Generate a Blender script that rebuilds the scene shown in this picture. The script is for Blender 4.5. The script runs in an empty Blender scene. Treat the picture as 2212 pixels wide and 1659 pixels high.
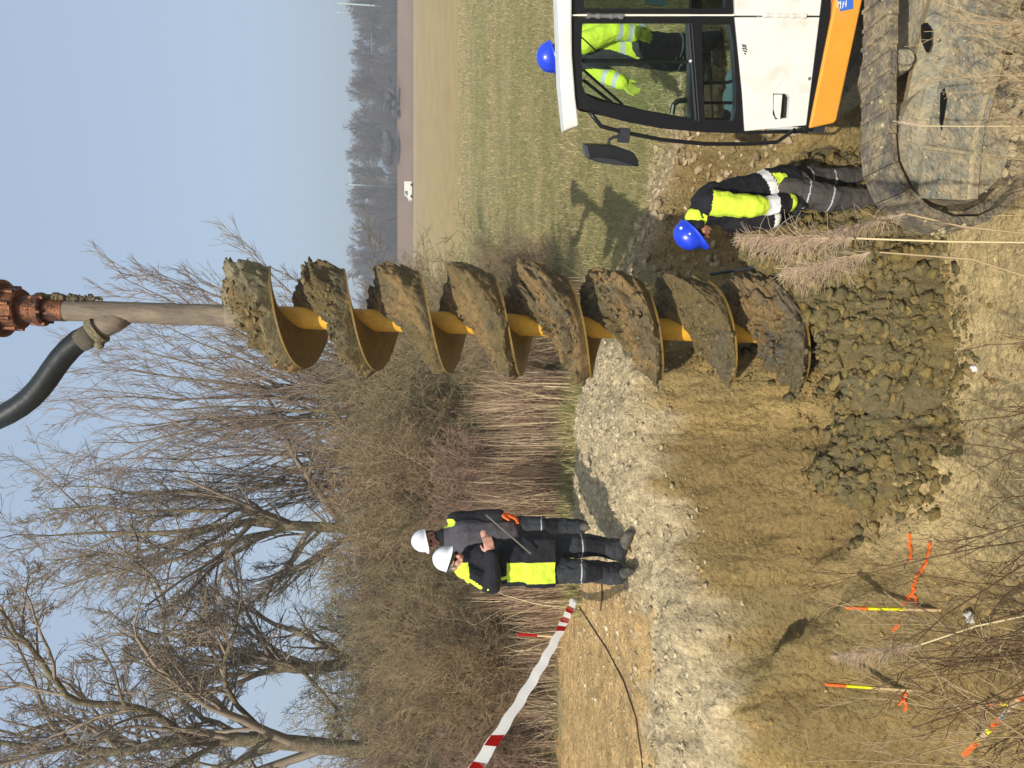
import bpy, bmesh, math, random
import numpy as np
from mathutils import Vector, Matrix
C = bpy.context.scene.collection
SC = bpy.context.scene
R = math.radians
random.seed(7)
RNG = np.random.default_rng(11)

# ------------------------------------------------------------------ camera (the phone was held sideways: world up is picture left)
EYE = 1.9
PHI = math.atan(224/1597)
F = 1597.0
cam = bpy.data.cameras.new('camera')
camo = bpy.data.objects.new('camera', cam); C.objects.link(camo)
cam.sensor_width = 36; cam.lens = 36*F/2212; cam.clip_start = .05; cam.clip_end = 9000
fwd = Vector((0, math.cos(PHI), -math.sin(PHI))); upv = Vector((0, math.sin(PHI), math.cos(PHI)))
mx = Matrix((-upv, Vector((1, 0, 0)), -fwd)).transposed()     # columns: camera x = world down, camera y = world right
camo.matrix_world = Matrix.Translation((0, 0, EYE)) @ mx.to_4x4()
SC.camera = camo
SC.render.resolution_x = 1024; SC.render.resolution_y = 768

# ------------------------------------------------------------------ sky, sun, exposure
SUN_EL = R(40); SUN_AZ = math.atan2(-0.42, -1.0)             # direction towards the sun: (sin, cos) = left and behind the camera
sd = Vector((math.sin(SUN_AZ)*math.cos(SUN_EL), math.cos(SUN_AZ)*math.cos(SUN_EL), math.sin(SUN_EL)))
w = bpy.data.worlds.new('World'); SC.world = w; w.use_nodes = True
nt = w.node_tree; nt.nodes.clear()
sky = nt.nodes.new('ShaderNodeTexSky'); sky.sky_type = 'NISHITA'; sky.sun_disc = False
sky.sun_elevation = SUN_EL; sky.sun_rotation = SUN_AZ; sky.altitude = 50; sky.air_density = 1.0; sky.dust_density = 3.2; sky.ozone_density = 1.2
bg = nt.nodes.new('ShaderNodeBackground'); bg.inputs['Strength'].default_value = .15
wo = nt.nodes.new('ShaderNodeOutputWorld')
hm_ = nt.nodes.new('ShaderNodeMix'); hm_.data_type = 'RGBA'; hm_.inputs[0].default_value = .62; hm_.inputs[7].default_value = (3.15, 3.95, 4.9, 1)   # thin even veil of spring haze
nt.links.new(sky.outputs[0], hm_.inputs[6]); nt.links.new(hm_.outputs[2], bg.inputs[0]); nt.links.new(bg.outputs[0], wo.inputs[0])
sl = bpy.data.lights.new('sun', 'SUN'); sl.energy = 4.3; sl.angle = R(.5); sl.color = (1, .95, .86)
so = bpy.data.objects.new('sun', sl); C.objects.link(so); so.rotation_euler = sd.to_track_quat('Z', 'Y').to_euler()
SC.view_settings.view_transform = 'Standard'; SC.view_settings.look = 'None'; SC.view_settings.exposure = 0.15
SC.view_settings.gamma = 1
SC.render.engine = 'CYCLES'
SC.cycles.max_bounces = 8; SC.cycles.transparent_max_bounces = 16; SC.cycles.volume_bounces = 0

# ------------------------------------------------------------------ helpers
def ray(px, py):
    a = (829.5-py)/F; b = (px-1106)/F
    return Vector((a, 0, 0)) + fwd - upv*b
def at(px, py, Y):
    d = ray(px, py); return Vector((0, 0, EYE)) + d*(Y/d.y)
def atz(px, py, z):
    d = ray(px, py); return Vector((0, 0, EYE)) + d*((z-EYE)/d.z)

def tag(o, label=None, cat=None, group=None, kind=None):
    if label: o['label'] = label
    if cat: o['category'] = cat
    if group: o['group'] = group
    if kind: o['kind'] = kind
    return o
def empty(name, loc=(0, 0, 0), rz=0, label=None, cat=None, group=None):
    o = bpy.data.objects.new(name, None); C.objects.link(o); o.location = loc; o.rotation_euler = (0, 0, rz)
    o.empty_display_size = .1
    return tag(o, label, cat, group)
def link(name, me, m=None, parent=None, smooth=False):
    o = bpy.data.objects.new(name, me); C.objects.link(o)
    if m is not None:
        for k in (m if isinstance(m, (list, tuple)) else [m]): me.materials.append(k)
    if parent: o.parent = parent
    if smooth: me.polygons.foreach_set('use_smooth', [True]*len(me.polygons))
    return o
def mesh(name, v, f):
    me = bpy.data.meshes.new(name); me.from_pydata([tuple(p) for p in v], [], f); me.update(); return me
def npmesh(name, V, Fq):
    """V (n,3); Fq (m,k) constant face size"""
    V = np.asarray(V, dtype=np.float32); Fq = np.asarray(Fq, dtype=np.int32)
    me = bpy.data.meshes.new(name); m, k = Fq.shape
    me.vertices.add(len(V)); me.vertices.foreach_set('co', V.ravel())
    me.loops.add(m*k); me.loops.foreach_set('vertex_index', Fq.ravel())
    me.polygons.add(m); me.polygons.foreach_set('loop_start', np.arange(0, m*k, k, dtype=np.int32))
    me.update(calc_edges=True); me.validate(); return me
def setcol(me, col, name='col'):
    a = me.color_attributes.new(name, 'FLOAT_COLOR', 'POINT')
    c = np.ones((len(col), 4), dtype=np.float32); c[:, :3] = col
    a.data.foreach_set('color', c.ravel())
class MB:
    """collects primitives into one mesh"""
    def __init__(s): s.v = []; s.f = []
    def add(s, v, f):
        n = len(s.v); s.v += [tuple(p) for p in v]; s.f += [tuple(i+n for i in q) for q in f]; return s
    def box(s, a, b, M=None):
        (x0, y0, z0), (x1, y1, z1) = a, b
        v = [Vector(p) for p in ((x0,y0,z0),(x1,y0,z0),(x1,y1,z0),(x0,y1,z0),(x0,y0,z1),(x1,y0,z1),(x1,y1,z1),(x0,y1,z1))]
        if M: v = [M @ p for p in v]
        return s.add(v, [(0,3,2,1),(4,5,6,7),(0,1,5,4),(1,2,6,5),(2,3,7,6),(3,0,4,7)])
    def tube(s, pts, r, n=8, caps=True):
        pts = [Vector(p) for p in pts]; k = len(pts)
        rr = r if isinstance(r, (list, tuple)) else [r]*k
        V = []; prev = None
        for i, p in enumerate(pts):
            t = (pts[min(i+1, k-1)]-pts[max(i-1, 0)]).normalized()
            if prev is None:
                prev = t.orthogonal().normalized()
            u = (prev - t*prev.dot(t)).normalized(); prev = u; w_ = t.cross(u)
            for j in range(n):
                a = 2*math.pi*j/n; V.append(p+(u*math.cos(a)+w_*math.sin(a))*rr[i])
        Fc = []
        for i in range(k-1):
            for j in range(n):
                Fc.append((i*n+j, i*n+(j+1) % n, (i+1)*n+(j+1) % n, (i+1)*n+j))
        if caps:
            Fc.append(tuple(reversed(range(n)))); Fc.append(tuple((k-1)*n+j for j in range(n)))
        return s.add(V, Fc)
    def prism(s, poly, y0, y1, M=None, ax=1):
        """polygon of (a,b) extruded along axis ax from y0 to y1"""
        n = len(poly)
        def mk(a, b, y):
            p = [a, b]; p.insert(ax, y); q = Vector(p); return M @ q if M else q
        V = [mk(a, b, y0) for a, b in poly]+[mk(a, b, y1) for a, b in poly]
        Fc = [(i, (i+1) % n, n+(i+1) % n, n+i) for i in range(n)]
        Fc += [tuple(reversed(range(n))), tuple(range(n, 2*n))]
        return s.add(V, Fc)
    def ball(s, c, r, sc=(1, 1, 1), n=14, M=None):
        V = []; m = n//2
        for i in range(m+1):
            th = math.pi*i/m
            for j in range(n):
                ph = 2*math.pi*j/n
                p = Vector((r*sc[0]*math.sin(th)*math.cos(ph), r*sc[1]*math.sin(th)*math.sin(ph), r*sc[2]*math.cos(th)))
                if M: p = M @ p
                V.append(p+Vector(c))
        Fc = [(i*n+j, (i+1)*n+j, (i+1)*n+(j+1) % n, i*n+(j+1) % n) for i in range(m) for j in range(n)]
        return s.add(V, Fc)
    def cap(s, p0, p1, r0, r1, n=12):
        """tapered capsule"""
        p0 = Vector(p0); p1 = Vector(p1); t = (p1-p0).normalized()
        pts = [p0-t*r0*.98, p0-t*r0*.8, p0-t*r0*.4, p0, p0.lerp(p1, .5), p1, p1+t*r1*.4, p1+t*r1*.8, p1+t*r1*.98]
        rr = [r0*.15, r0*.6, r0*.92, r0, (r0+r1)/2, r1, r1*.92, r1*.6, r1*.15]
        return s.tube(pts, rr, n)
    def build(s, name, m, parent=None, smooth=False, bevel=0, fix=True):
        me = mesh(name, s.v, s.f)
        if fix:
            bm = bmesh.new(); bm.from_mesh(me)
            bmesh.ops.remove_doubles(bm, verts=bm.verts, dist=1e-5)
            bmesh.ops.recalc_face_normals(bm, faces=bm.faces)
            if bevel:
                bmesh.ops.bevel(bm, geom=[e for e in bm.edges if len(e.link_faces) == 2 and e.calc_face_angle(0) > .6], offset=bevel, segments=2, profile=.5, affect='EDGES')
            bm.to_mesh(me); bm.free()
        o = link(name, me, m, parent, smooth)
        return o

# ---- noise in numpy
def _h(ix, iy, s=0):
    n = (ix.astype(np.int64)*374761393 + iy.astype(np.int64)*668265263 + s*1442695041) & 0x7fffffff
    n = ((n ^ (n >> 13))*1274126177) & 0x7fffffff
    n = n ^ (n >> 16)
    return (n & 0xffffff)/float(0xffffff)
def vnoise(x, y, s=0):
    ix = np.floor(x); iy = np.floor(y); fx = x-ix; fy = y-iy
    fx = fx*fx*(3-2*fx); fy = fy*fy*(3-2*fy)
    a = _h(ix, iy, s); b = _h(ix+1, iy, s); c = _h(ix, iy+1, s); d = _h(ix+1, iy+1, s)
    return (a*(1-fx)+b*fx)*(1-fy)+(c*(1-fx)+d*fx)*fy - .5
def fbm(x, y, o=4, s=0, g=.5):
    r = 0; a = 1
    for i in range(o):
        r = r + a*vnoise(x*2**i+i*17.3, y*2**i-i*9.1, s+i); a *= g
    return r
def voro(x, y, s=0):
    ix = np.floor(x); iy = np.floor(y)
    f1 = np.full(x.shape, 9.); f2 = np.full(x.shape, 9.); cid = np.zeros(x.shape)
    for dx in (-1, 0, 1):
        for dy in (-1, 0, 1):
            cx = ix+dx; cy = iy+dy
            px = cx+_h(cx, cy, s+5); py = cy+_h(cx, cy, s+6)
            d = np.hypot(px-x, py-y); m = d < f1
            f2 = np.where(m, f1, np.minimum(f2, d)); cid = np.where(m, _h(cx, cy, s+7), cid); f1 = np.where(m, d, f1)
    return f1, f2, cid
def ss(a, b, x):
    t = np.clip((x-a)/(b-a), 0, 1); return t*t*(3-2*t)

# ---- materials
def mat(name, col, rough=.8, var=.25, scale=8, bump=0, bscale=60, metal=0, attr=None, col2=None, detail=8, spec=.3, stretch=None, coords='Object', c2lo=.45, c2hi=.62):
    m = bpy.data.materials.new(name); m.use_nodes = True; n = m.node_tree; b = n.nodes['Principled BSDF']
    b.inputs['Roughness'].default_value = rough; b.inputs['Metallic'].default_value = metal
    b.inputs['Specular IOR Level'].default_value = spec
    tc = n.nodes.new('ShaderNodeTexCoord'); src = tc.outputs[coords]
    if stretch:
        mp = n.nodes.new('ShaderNodeMapping'); mp.inputs['Scale'].default_value = stretch; n.links.new(src, mp.inputs[0]); src = mp.outputs[0]
    if attr:
        ca = n.nodes.new('ShaderNodeVertexColor'); ca.layer_name = attr; base = ca.outputs[0]
    else:
        rgb = n.nodes.new('ShaderNodeRGB'); rgb.outputs[0].default_value = (*col, 1); base = rgb.outputs[0]
    if col2:
        n2 = n.nodes.new('ShaderNodeTexNoise'); n2.inputs['Scale'].default_value = scale*.37; n2.inputs['Detail'].default_value = 9; n2.inputs['Roughness'].default_value = .7
        n.links.new(src, n2.inputs['Vector'])
        mr = n.nodes.new('ShaderNodeMapRange'); mr.inputs[1].default_value = c2lo; mr.inputs[2].default_value = c2hi; n.links.new(n2.outputs[0], mr.inputs[0])
        mix = n.nodes.new('ShaderNodeMix'); mix.data_type = 'RGBA'; n.links.new(mr.outputs[0], mix.inputs[0]); n.links.new(base, mix.inputs[6]); mix.inputs[7].default_value = (*col2, 1); base = mix.outputs[2]
    nz = n.nodes.new('ShaderNodeTexNoise'); nz.inputs['Scale'].default_value = scale; nz.inputs['Detail'].default_value = detail; nz.inputs['Roughness'].default_value = .65
    n.links.new(src, nz.inputs['Vector'])
    r = n.nodes.new('ShaderNodeMapRange'); r.inputs[1].default_value = .25; r.inputs[2].default_value = .75; r.inputs[3].default_value = 1-var; r.inputs[4].default_value = 1+var
    n.links.new(nz.outputs[0], r.inputs[0])
    vm = n.nodes.new('ShaderNodeVectorMath'); vm.operation = 'SCALE'; n.links.new(base, vm.inputs[0]); n.links.new(r.outputs[0], vm.inputs['Scale'])
    n.links.new(vm.outputs[0], b.inputs['Base Color'])
    if bump:
        bn = n.nodes.new('ShaderNodeTexNoise'); bn.inputs['Scale'].default_value = bscale; bn.inputs['Detail'].default_value = 6; n.links.new(src, bn.inputs['Vector'])
        bp = n.nodes.new('ShaderNodeBump'); bp.inputs['Strength'].default_value = bump; bp.inputs['Distance'].default_value = .02
        n.links.new(bn.outputs[0], bp.inputs['Height']); n.links.new(bp.outputs[0], b.inputs['Normal'])
    return m
def glass(name, tint, k=.06):
    m = bpy.data.materials.new(name); m.use_nodes = True; n = m.node_tree; n.nodes.clear()
    t = n.nodes.new('ShaderNodeBsdfTransparent'); t.inputs[0].default_value = (*tint, 1)
    g = n.nodes.new('ShaderNodeBsdfGlossy'); g.inputs['Roughness'].default_value = .03
    mx_ = n.nodes.new('ShaderNodeMixShader'); mx_.inputs[0].default_value = k
    o = n.nodes.new('ShaderNodeOutputMaterial')
    n.links.new(t.outputs[0], mx_.inputs[1]); n.links.new(g.outputs[0], mx_.inputs[2]); n.links.new(mx_.outputs[0], o.inputs[0])
    return m

# ------------------------------------------------------------------ terrain
PIT = np.array([(-14,4.5),(-5,5.0),(-2.7,5.1),(-1.7,5.2),(-1.3,5.6),(-.8,5.65),(0,6.0),(.8,6.9),(1.4,7.8),(2.1,7.9),(2.7,6.8),(3.4,6.0),(7,5.7),(14,5.8),(14,1.5),(-14,1.5)])
FLOOR = -1.82
def poly_sd(x, y, P):
    d = np.full(x.shape, 1e9); ins = np.zeros(x.shape, bool); n = len(P)
    for i in range(n):
        ax, ay = P[i]; bx, by = P[(i+1) % n]; ex, ey = bx-ax, by-ay
        t = np.clip(((x-ax)*ex+(y-ay)*ey)/(ex*ex+ey*ey), 0, 1)
        d = np.minimum(d, np.hypot(x-ax-t*ex, y-ay-t*ey))
        c = ((ay > y) != (by > y)) & (x < (bx-ax)*(y-ay)/(by-ay+1e-12)+ax)
        ins ^= c
    return np.where(ins, d, -d)
def base_h(x, y):
    k = ss(-.4, 2.6, x)
    z = -.95*k*(1-ss(14, 130, y)) - .36*ss(6.1, 5.2, y)*(1-k)
    z = z + .10*ss(5.6, 6.6, y)*ss(8.6, 7.4, y)*(1-ss(.2, 1.2, x))*ss(-2.6, -1.9, x)      # mound the two people stand on
    return z
def ground_h(x, y, fine=True):
    sdv = np.full(x.shape, -5.); m = (y < 11)
    if m.any():
        xm, ym = x[m], y[m]
        s_ = poly_sd(xm, ym, PIT)
        if fine:
            s_ = s_ + .16*fbm(xm*1.6, ym*1.6, 4, 31) + .035*fbm(xm*7, ym*1.2, 3, 33)
        sdv[m] = s_
    b = base_h(x, y)
    wl = .45+.62*ss(.9, -.2, x)+.25*ss(-1.5, -2.6, x)
    t = ss(-.12, wl, sdv)**.8*(sdv > -.12)
    fl = FLOOR + .10*vnoise(x*.7, y*.7, 3) - .12*ss(-1.4, -2.6, x)*ss(4.9, 4.4, y)
    z = b*(1-t)+fl*t
    if fine:
        dense = (np.abs(x) < 9) & (y < 14)
        xx, yy = x[dense], y[dense]; tt = t[dense]
        grass = ss(0, 1.2, xx)*ss(6.2, 7.5, yy)
        f1, f2, c = voro(xx*9+.3*fbm(xx*8, yy*8, 2, 1), yy*9, 2)
        g1, g2, c2 = voro(xx*26, yy*26, 4)
        on_berm = (1-tt)*np.maximum(ss(-1.9, -1.6, xx+.3*vnoise(xx*2, yy*2, 8)), ss(6.0, 5.7, yy+.3*vnoise(xx*2, yy*2, 8)))*(1-grass)
        dz = tt*(1-.65*ss(5.1, 4.8, yy)*ss(-1.5, -.9, xx))*(.07*fbm(xx*3, yy*3, 5, 12)+.045*np.clip(.5-f1, 0, 1)*(c > .6)+.03*np.clip(.5-g1, 0, 1)*(c2 > .7)+.03*fbm(xx*14, yy*14, 3, 19)) \
           + on_berm*(.10*ss(6.0, 5.5, yy)+.10*fbm(xx*2.5, yy*2.5, 4, 21)+.05*np.clip(.55-f1, 0, 1)*(c > .3)+.028*np.clip(.6-g1, 0, 1)) \
           + (1-tt)*(.014*np.clip(.6-g1, 0, 1)*(c2 > .6) + .01*fbm(xx*6, yy*6, 2, 5))
        # ragged clods where the digging broke the rim
        wa = 4*tt*(1-tt)
        h1, h2, hc_ = voro(xx*5+.4*fbm(xx*5, yy*5, 2, 14), yy*7, 15)
        dz = dz + wa*(.14*fbm(xx*3.2, yy*4.5, 5, 16)+.06*np.clip(.5-h1, 0, 1)*(hc_ > .6)+.02*np.clip(.5-g1, 0, 1)*(c2 > .6)-.05*ss(.08, .0, np.abs(fbm(xx*5, yy*1.5, 3, 17))))
        rim = np.exp(-((sdv[dense]-.02)/.16)**2)
        dz = dz + rim*(.12*fbm(xx*4, yy*4, 4, 41)+.05*np.clip(.5-f1, 0, 1))
        z[dense] += dz
    g_ = lambda cx, cy, rx, ry: np.exp(-((x-cx)/rx)**2-((y-cy)/ry)**2)
    z = z + (.20*g_(-1.80, 5.38, .24, .14) - .34*g_(-1.80, 5.12, .30, .13) - .50*g_(-2.72, 4.62, .30, .22) + .14*g_(-2.35, 4.75, .16, .2) - .22*g_(-2.1, 4.35, .5, .06)) if fine else z
    bank = .30-(y-1.0)*.88
    z = np.maximum(z, np.minimum(bank, .3) + (.05*fbm(x*3, y*3, 3, 51) if fine else 0))
    # the railway dam far off
    z = z + .85*ss(50, 150, y) + 3.6*ss(158, 172, y)
    return z, sdv, t
def gh(x, y):
    a, _, _ = ground_h(np.array([float(x)]), np.array([float(y)]), False); return float(a[0])

def axis(a, b, d, lo, hi, g=1.07):
    r = list(np.arange(a, b, d)); s = d; v = r[-1]
    while v < hi: s *= g; v += s; r.append(v)
    s = d; v = a; l = []
    while v > lo: s *= g; v -= s; l.append(v)
    return np.array(l[::-1]+r)
xs = axis(-5.2, 6.2, .022, -2500, 2500, 1.09); ys = axis(3.0, 9.5, .022, -60, 3500, 1.035)
X, Y = np.meshgrid(xs, ys)
Z, SD, T = ground_h(X, Y)
nx, ny = len(xs), len(ys)
import bisect
_xl, _yl = xs.tolist(), ys.tolist()
def gh(x, y):
    i = min(max(bisect.bisect_right(_xl, x)-1, 0), len(_xl)-2); j = min(max(bisect.bisect_right(_yl, y)-1, 0), len(_yl)-2)
    u = (x-_xl[i])/(_xl[i+1]-_xl[i]); v = (y-_yl[j])/(_yl[j+1]-_yl[j])
    return float((Z[j, i]*(1-u)+Z[j, i+1]*u)*(1-v)+(Z[j+1, i]*(1-u)+Z[j+1, i+1]*u)*v)
def sdat(x, y):
    return float(SD[min(max(bisect.bisect_right(_yl, y)-1, 0), len(_yl)-1), min(max(bisect.bisect_right(_xl, x)-1, 0), len(_xl)-1)])
V = np.stack([X.ravel(), Y.ravel(), Z.ravel()], 1)
I = np.arange(nx*ny).reshape(ny, nx)
Fq = np.stack([I[:-1,:-1].ravel(), I[:-1,1:].ravel(), I[1:,1:].ravel(), I[1:,:-1].ravel()], 1)
gme = npmesh('ground', V, Fq)
def lerp(a, b, t): return a*(1-t[..., None])+np.array(b)*t[..., None]
n1 = fbm(X*1.3, Y*1.3, 5, 60); n2 = fbm(X*6, Y*6, 4, 61)
col = np.zeros(X.shape+(3,)); col[:] = (.30,.25,.105)                          # meadow
far = ss(36, 41, Y+1.5*vnoise(X*.08, Y*.02, 70)*2)
gr = ss(-.18, .22, fbm(X*.35, Y*1.2, 4, 62)+.5*vnoise(X*.02, np.log(np.clip(Y, 2, 999))*9, 68)+.12*np.exp(-((Y-15)/6)**2)); col = lerp(col, (.26,.235,.09), gr*.6)
dry = ss(.0, .3, fbm(X*.9, Y*2.2, 4, 66)); col = lerp(col, (.42,.32,.165), dry*.7)
col = lerp(col, (.41,.30,.13), far)                                            # stubble field
col = lerp(col, (.47,.36,.19), ss(110, 140, Y)*.6)
col = lerp(col, (.26,.17,.11), ss(152, 156, Y))
# bare sandy bed on the left and gravelly berm
soil = 1-ss(-.25, .25, X-(.35+.5*ss(7.6, 6.4, Y)+0*X)+.5*n1)
soil = soil*(1-ss(8.1, 8.6, Y+.9*n1+ss(-2.2,-3.2,X)*-.9))
sand = np.array((.56,.375,.165))
berm = np.maximum(ss(-1.85, -1.6, X+.4*n2), ss(5.98, 5.72, Y+.5*n2+.25*n1))
sc_ = lerp(np.broadcast_to(sand, X.shape+(3,)), (.57,.455,.27), berm)
peb = (voro(X*24, Y*24, 9)[2] > .82)
sc_ = sc_*(1+.28*peb[..., None])*(1-.18*ss(.0, .25, fbm(X*7, Y*7, 4, 69))[..., None])
col = col*(1-soil[..., None])+sc_*soil[..., None]
rimr = np.exp(-((SD+.25)/.38)**2)*ss(.8, 1.4, X)                                # thrown-out soil along the right rim
col = lerp(col, (.42,.32,.18), np.clip(rimr*1.3+rimr*n1, 0, 1))
clay = np.array((.42,.295,.115)); c2 = lerp(np.broadcast_to(clay, X.shape+(3,)), (.30,.21,.085), ss(-.1, .3, n1))
c2 = lerp(c2, (.29,.22,.095), ss(.12, .3, fbm(X*2.4, Y*2.4, 3, 64))*.7)
light = ss(5.15, 4.85, Y+.25*n1)*ss(-1.5, -.9, X+.3*n1)                        # dry trampled slab in front of the heap
c2 = lerp(c2, (.64,.48,.23), light*.92)
tm = ss(.03, .17, T+.14*n1+.12*n2)*(T > 0)
col = col*(1-tm[..., None])+c2*tm[..., None]
bk = ss(3.9, 3.3, Y+.3*n1); col = lerp(col, (.24,.165,.085), bk)
col *= (1+.22*n2[..., None])
setcol(gme, np.clip(col.reshape(-1, 3), .01, .9))
M_ground = mat('soil_and_grass', (0,0,0), .95, .42, 30, 0, 90, attr='col', spec=.12, detail=12)
def rough_bump(m, layers):
    n = m.node_tree; b = n.nodes['Principled BSDF']; tc = n.nodes.new('ShaderNodeTexCoord'); prev = None
    for kind, sc, dist in layers:
        if kind == 'n':
            t = n.nodes.new('ShaderNodeTexNoise'); t.inputs['Scale'].default_value = sc; t.inputs['Detail'].default_value = 10; t.inputs['Roughness'].default_value = .62; out = t.outputs[0]
        else:
            t = n.nodes.new('ShaderNodeTexVoronoi'); t.inputs['Scale'].default_value = sc; out = t.outputs['Distance']
        n.links.new(tc.outputs['Object'], t.inputs['Vector'])
        bp = n.nodes.new('ShaderNodeBump'); bp.inputs['Strength'].default_value = 1; bp.inputs['Distance'].default_value = dist; bp.invert = kind == 'v'
        n.links.new(out, bp.inputs['Height'])
        if prev: n.links.new(prev.outputs[0], bp.inputs['Normal'])
        prev = bp
    n.links.new(prev.outputs[0], b.inputs['Normal'])
rough_bump(M_ground, [('n', 6, .14), ('v', 26, .012), ('n', 60, .014)])
ground = link('ground', gme, M_ground, smooth=True); tag(ground, kind='structure')

# ------------------------------------------------------------------ excavator
from mathutils.geometry import tessellate_polygon
M_white = mat('cab_white_paint', (.80,.78,.70), .42, .06, 7, 0, col2=(.52,.44,.30), c2lo=.50, c2hi=.80, spec=.5)
M_black = mat('black_trim', (.012,.012,.013), .35, .2, 20, spec=.4)
M_dark = mat('dark_plastic', (.03,.032,.035), .6, .3, 12)
M_orange = mat('orange_paint', (.80,.34,.04), .5, .10, 9, .05, 50, col2=(.50,.32,.12), c2lo=.50, c2hi=.78)
M_mudsteel = mat('muddy_steel', (.25,.25,.195), .8, .35, 26, .8, 40, col2=(.44,.355,.21), c2lo=.36, c2hi=.62)
M_steel2 = mat('worn_grey_steel', (.235,.235,.19), .75, .4, 22, .9, 30, col2=(.42,.34,.21), c2lo=.40, c2hi=.60); M_mudpale = mat('dried_mud', (.44,.355,.21), .9, .3, 20, .8, 40, col2=(.30,.25,.16), c2lo=.5, c2hi=.7)
M_shoe = mat('muddy_track', (.15,.13,.10), .7, .45, 22, .9, 45, col2=(.34,.27,.15), c2lo=.44, c2hi=.62)
M_glass = glass('cab_glass', (.86,.95,.90), .045)
M_dglass = glass('rear_glass', (.45,.52,.50), .08)
M_mirror = mat('mirror_housing', (.018,.02,.021), .3, .2, 12, spec=.5)
M_chrome = mat('bare_steel', (.55,.55,.55), .3, .2, 20, metal=.8)
M_blue = mat('blue_sticker', (.05,.16,.62), .5, .05, 10)
M_seat = mat('seat_cloth', (.02,.02,.022), .9, .2, 30)
M_bag = mat('pale_bag', (.50,.68,.68), .6, .12, 10)
M_redp = mat('red_plastic', (.7,.05,.03), .4, .05, 5)

EF = Vector((-.923,.385,0)).normalized(); EL = Vector((-.385,-.923,0)).normalized()
EM = Matrix.Translation((2.45,4.37,-1.84)) @ Matrix((EF, EL, Vector((0,0,1)))).transposed().to_4x4()
EI = EM.inverted()
def on_plane(px, py, Mx, yl):
    """picture point -> (s, z) on the plane local y = yl of frame Mx"""
    Mi = Mx.inverted(); o = Mi @ Vector((0,0,EYE)); d = Mi.to_3x3() @ ray(px, py)
    t = (yl-o.y)/d.y; p = o+d*t; return (p.x, p.z)
def SP(px, py, yl=0.0): return on_plane(px, py, EM, yl)
def plate(mb, loops, y0, y1, M=None):
    """outline with holes, given as (s,z), thick between y0 and y1"""
    vs = [[Vector((a, b, 0)) for a, b in L] for L in loops]; flat = [p for L in loops for p in L]; n = len(flat)
    tri = tessellate_polygon(vs)
    v = [Vector((a, y0, b)) for a, b in flat]+[Vector((a, y1, b)) for a, b in flat]
    if M: v = [M @ p for p in v]
    f = [tuple(t) for t in tri]+[tuple(i+n for i in reversed(t)) for t in tri]
    k = 0
    for L in loops:
        m = len(L)
        for i in range(m): a, b = k+i, k+(i+1) % m; f.append((a, b, n+b, n+a))
        k += m
    mb.add(v, f); return mb
ex = empty('excavator', EM.translation, math.atan2(EF.y, EF.x), 'white and orange excavator with muddy grey tracks standing in the pit', 'excavator')

CW = .86
def SF(px, py): return SP(px, py, -CW)
nr = [(1206,-190),(1204.5,0),(1211,188),(1219,283),(1250.7,271),(1243,212),(1236,120),(1235,47),(1236,-190)]
fr = [(1196,-190),(1194.5,0),(1202,188),(1212.5,287),(1222,285),(1222,212),(1222,120),(1222,47),(1222,-190)]
rv = [(p[0], .03, p[1]) for p in [SP(*q, .03) for q in nr]]+[(p[0], -CW-.04, p[1]) for p in [SP(*q, -CW-.04) for q in fr]]
n_ = len(nr); MB().add(rv, [(i, (i+1) % n_, n_+(i+1) % n_, n_+i) for i in range(n_)]+[tuple(range(n_)), tuple(reversed(range(n_, 2*n_)))]).build('roof', M_white, ex, bevel=.010)
outer = [(1236,36),(1237,120),(1243,214),(1249.5,233),(1275.4,240),(1313,253),(1360,265),(1431,278),(1525,286),(1603,288),(1607,284),(1602,200),(1594,120),(1585,36)]
up = [(1258,50),(1256,94),(1258,184),(1266,205),(1290,217),(1337,227),(1384,238),(1431,247),(1492,257),(1490,150),(1487,50)]
lo = [(1515,52),(1517,165),(1523,258),(1584,261),(1590,236),(1590,188),(1584,94),(1577,52)]
S = lambda Ls: [[SP(*p) for p in q] for q in Ls]
door = MB(); plate(door, S([outer, up, lo]), .0, -.06).build('door_frame', M_black, ex)
g1 = MB(); plate(g1, S([[(p[0], p[1]) for p in up]]), -.028, -.034); g1.build('door_window', M_glass, ex)
g2 = MB(); plate(g2, S([lo]), -.028, -.034); g2.build('lower_door_window', M_glass, ex)
# far side of the cab: the same frame one cab width away, so one looks right through
fs = MB(); ups = [SF(*p) for p in [(1246,-160),(1246,94),(1250,184),(1262,200),(1300,214),(1384,236),(1480,253),(1494,254),(1490,-160)]]
los = [SF(*p) for p in [(1512,-160),(1516,165),(1519,254),(1586,256),(1588,236),(1583,94),(1574,-160)]]
out2 = [SF(*p) for p in [(1215,-190),(1215,120),(1226,214),(1252,240),(1300,250),(1360,264),(1431,277),(1525,285),(1603,287),(1590,-190)]]
plate(fs, [out2, ups, los], -CW-.03, -CW+.02).build('far_window_frame', M_black, ex)
# rear quarter with its own window
rear_o = S([[(1236,-190),(1236,29),(1585,29),(1572,-190)]])[0]; rear_h = S([[(1262,-150),(1262,18),(1568,18),(1560,-150)]])[0]
plate(MB(), [rear_o, rear_h], -.005, -.05).build('rear_window_frame', M_black, ex)
plate(MB(), [rear_h], -.025, -.03).build('rear_window', M_dglass, ex)
se = MB(); plate(se, S([[(1235,31.2),(1235,34.6),(1586,34.6),(1586,31.2)]]), .006, -.03); se.build('door_seam_highlight', M_white, ex)  # white seam strip; the door gap highlight is put into its colour
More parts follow.
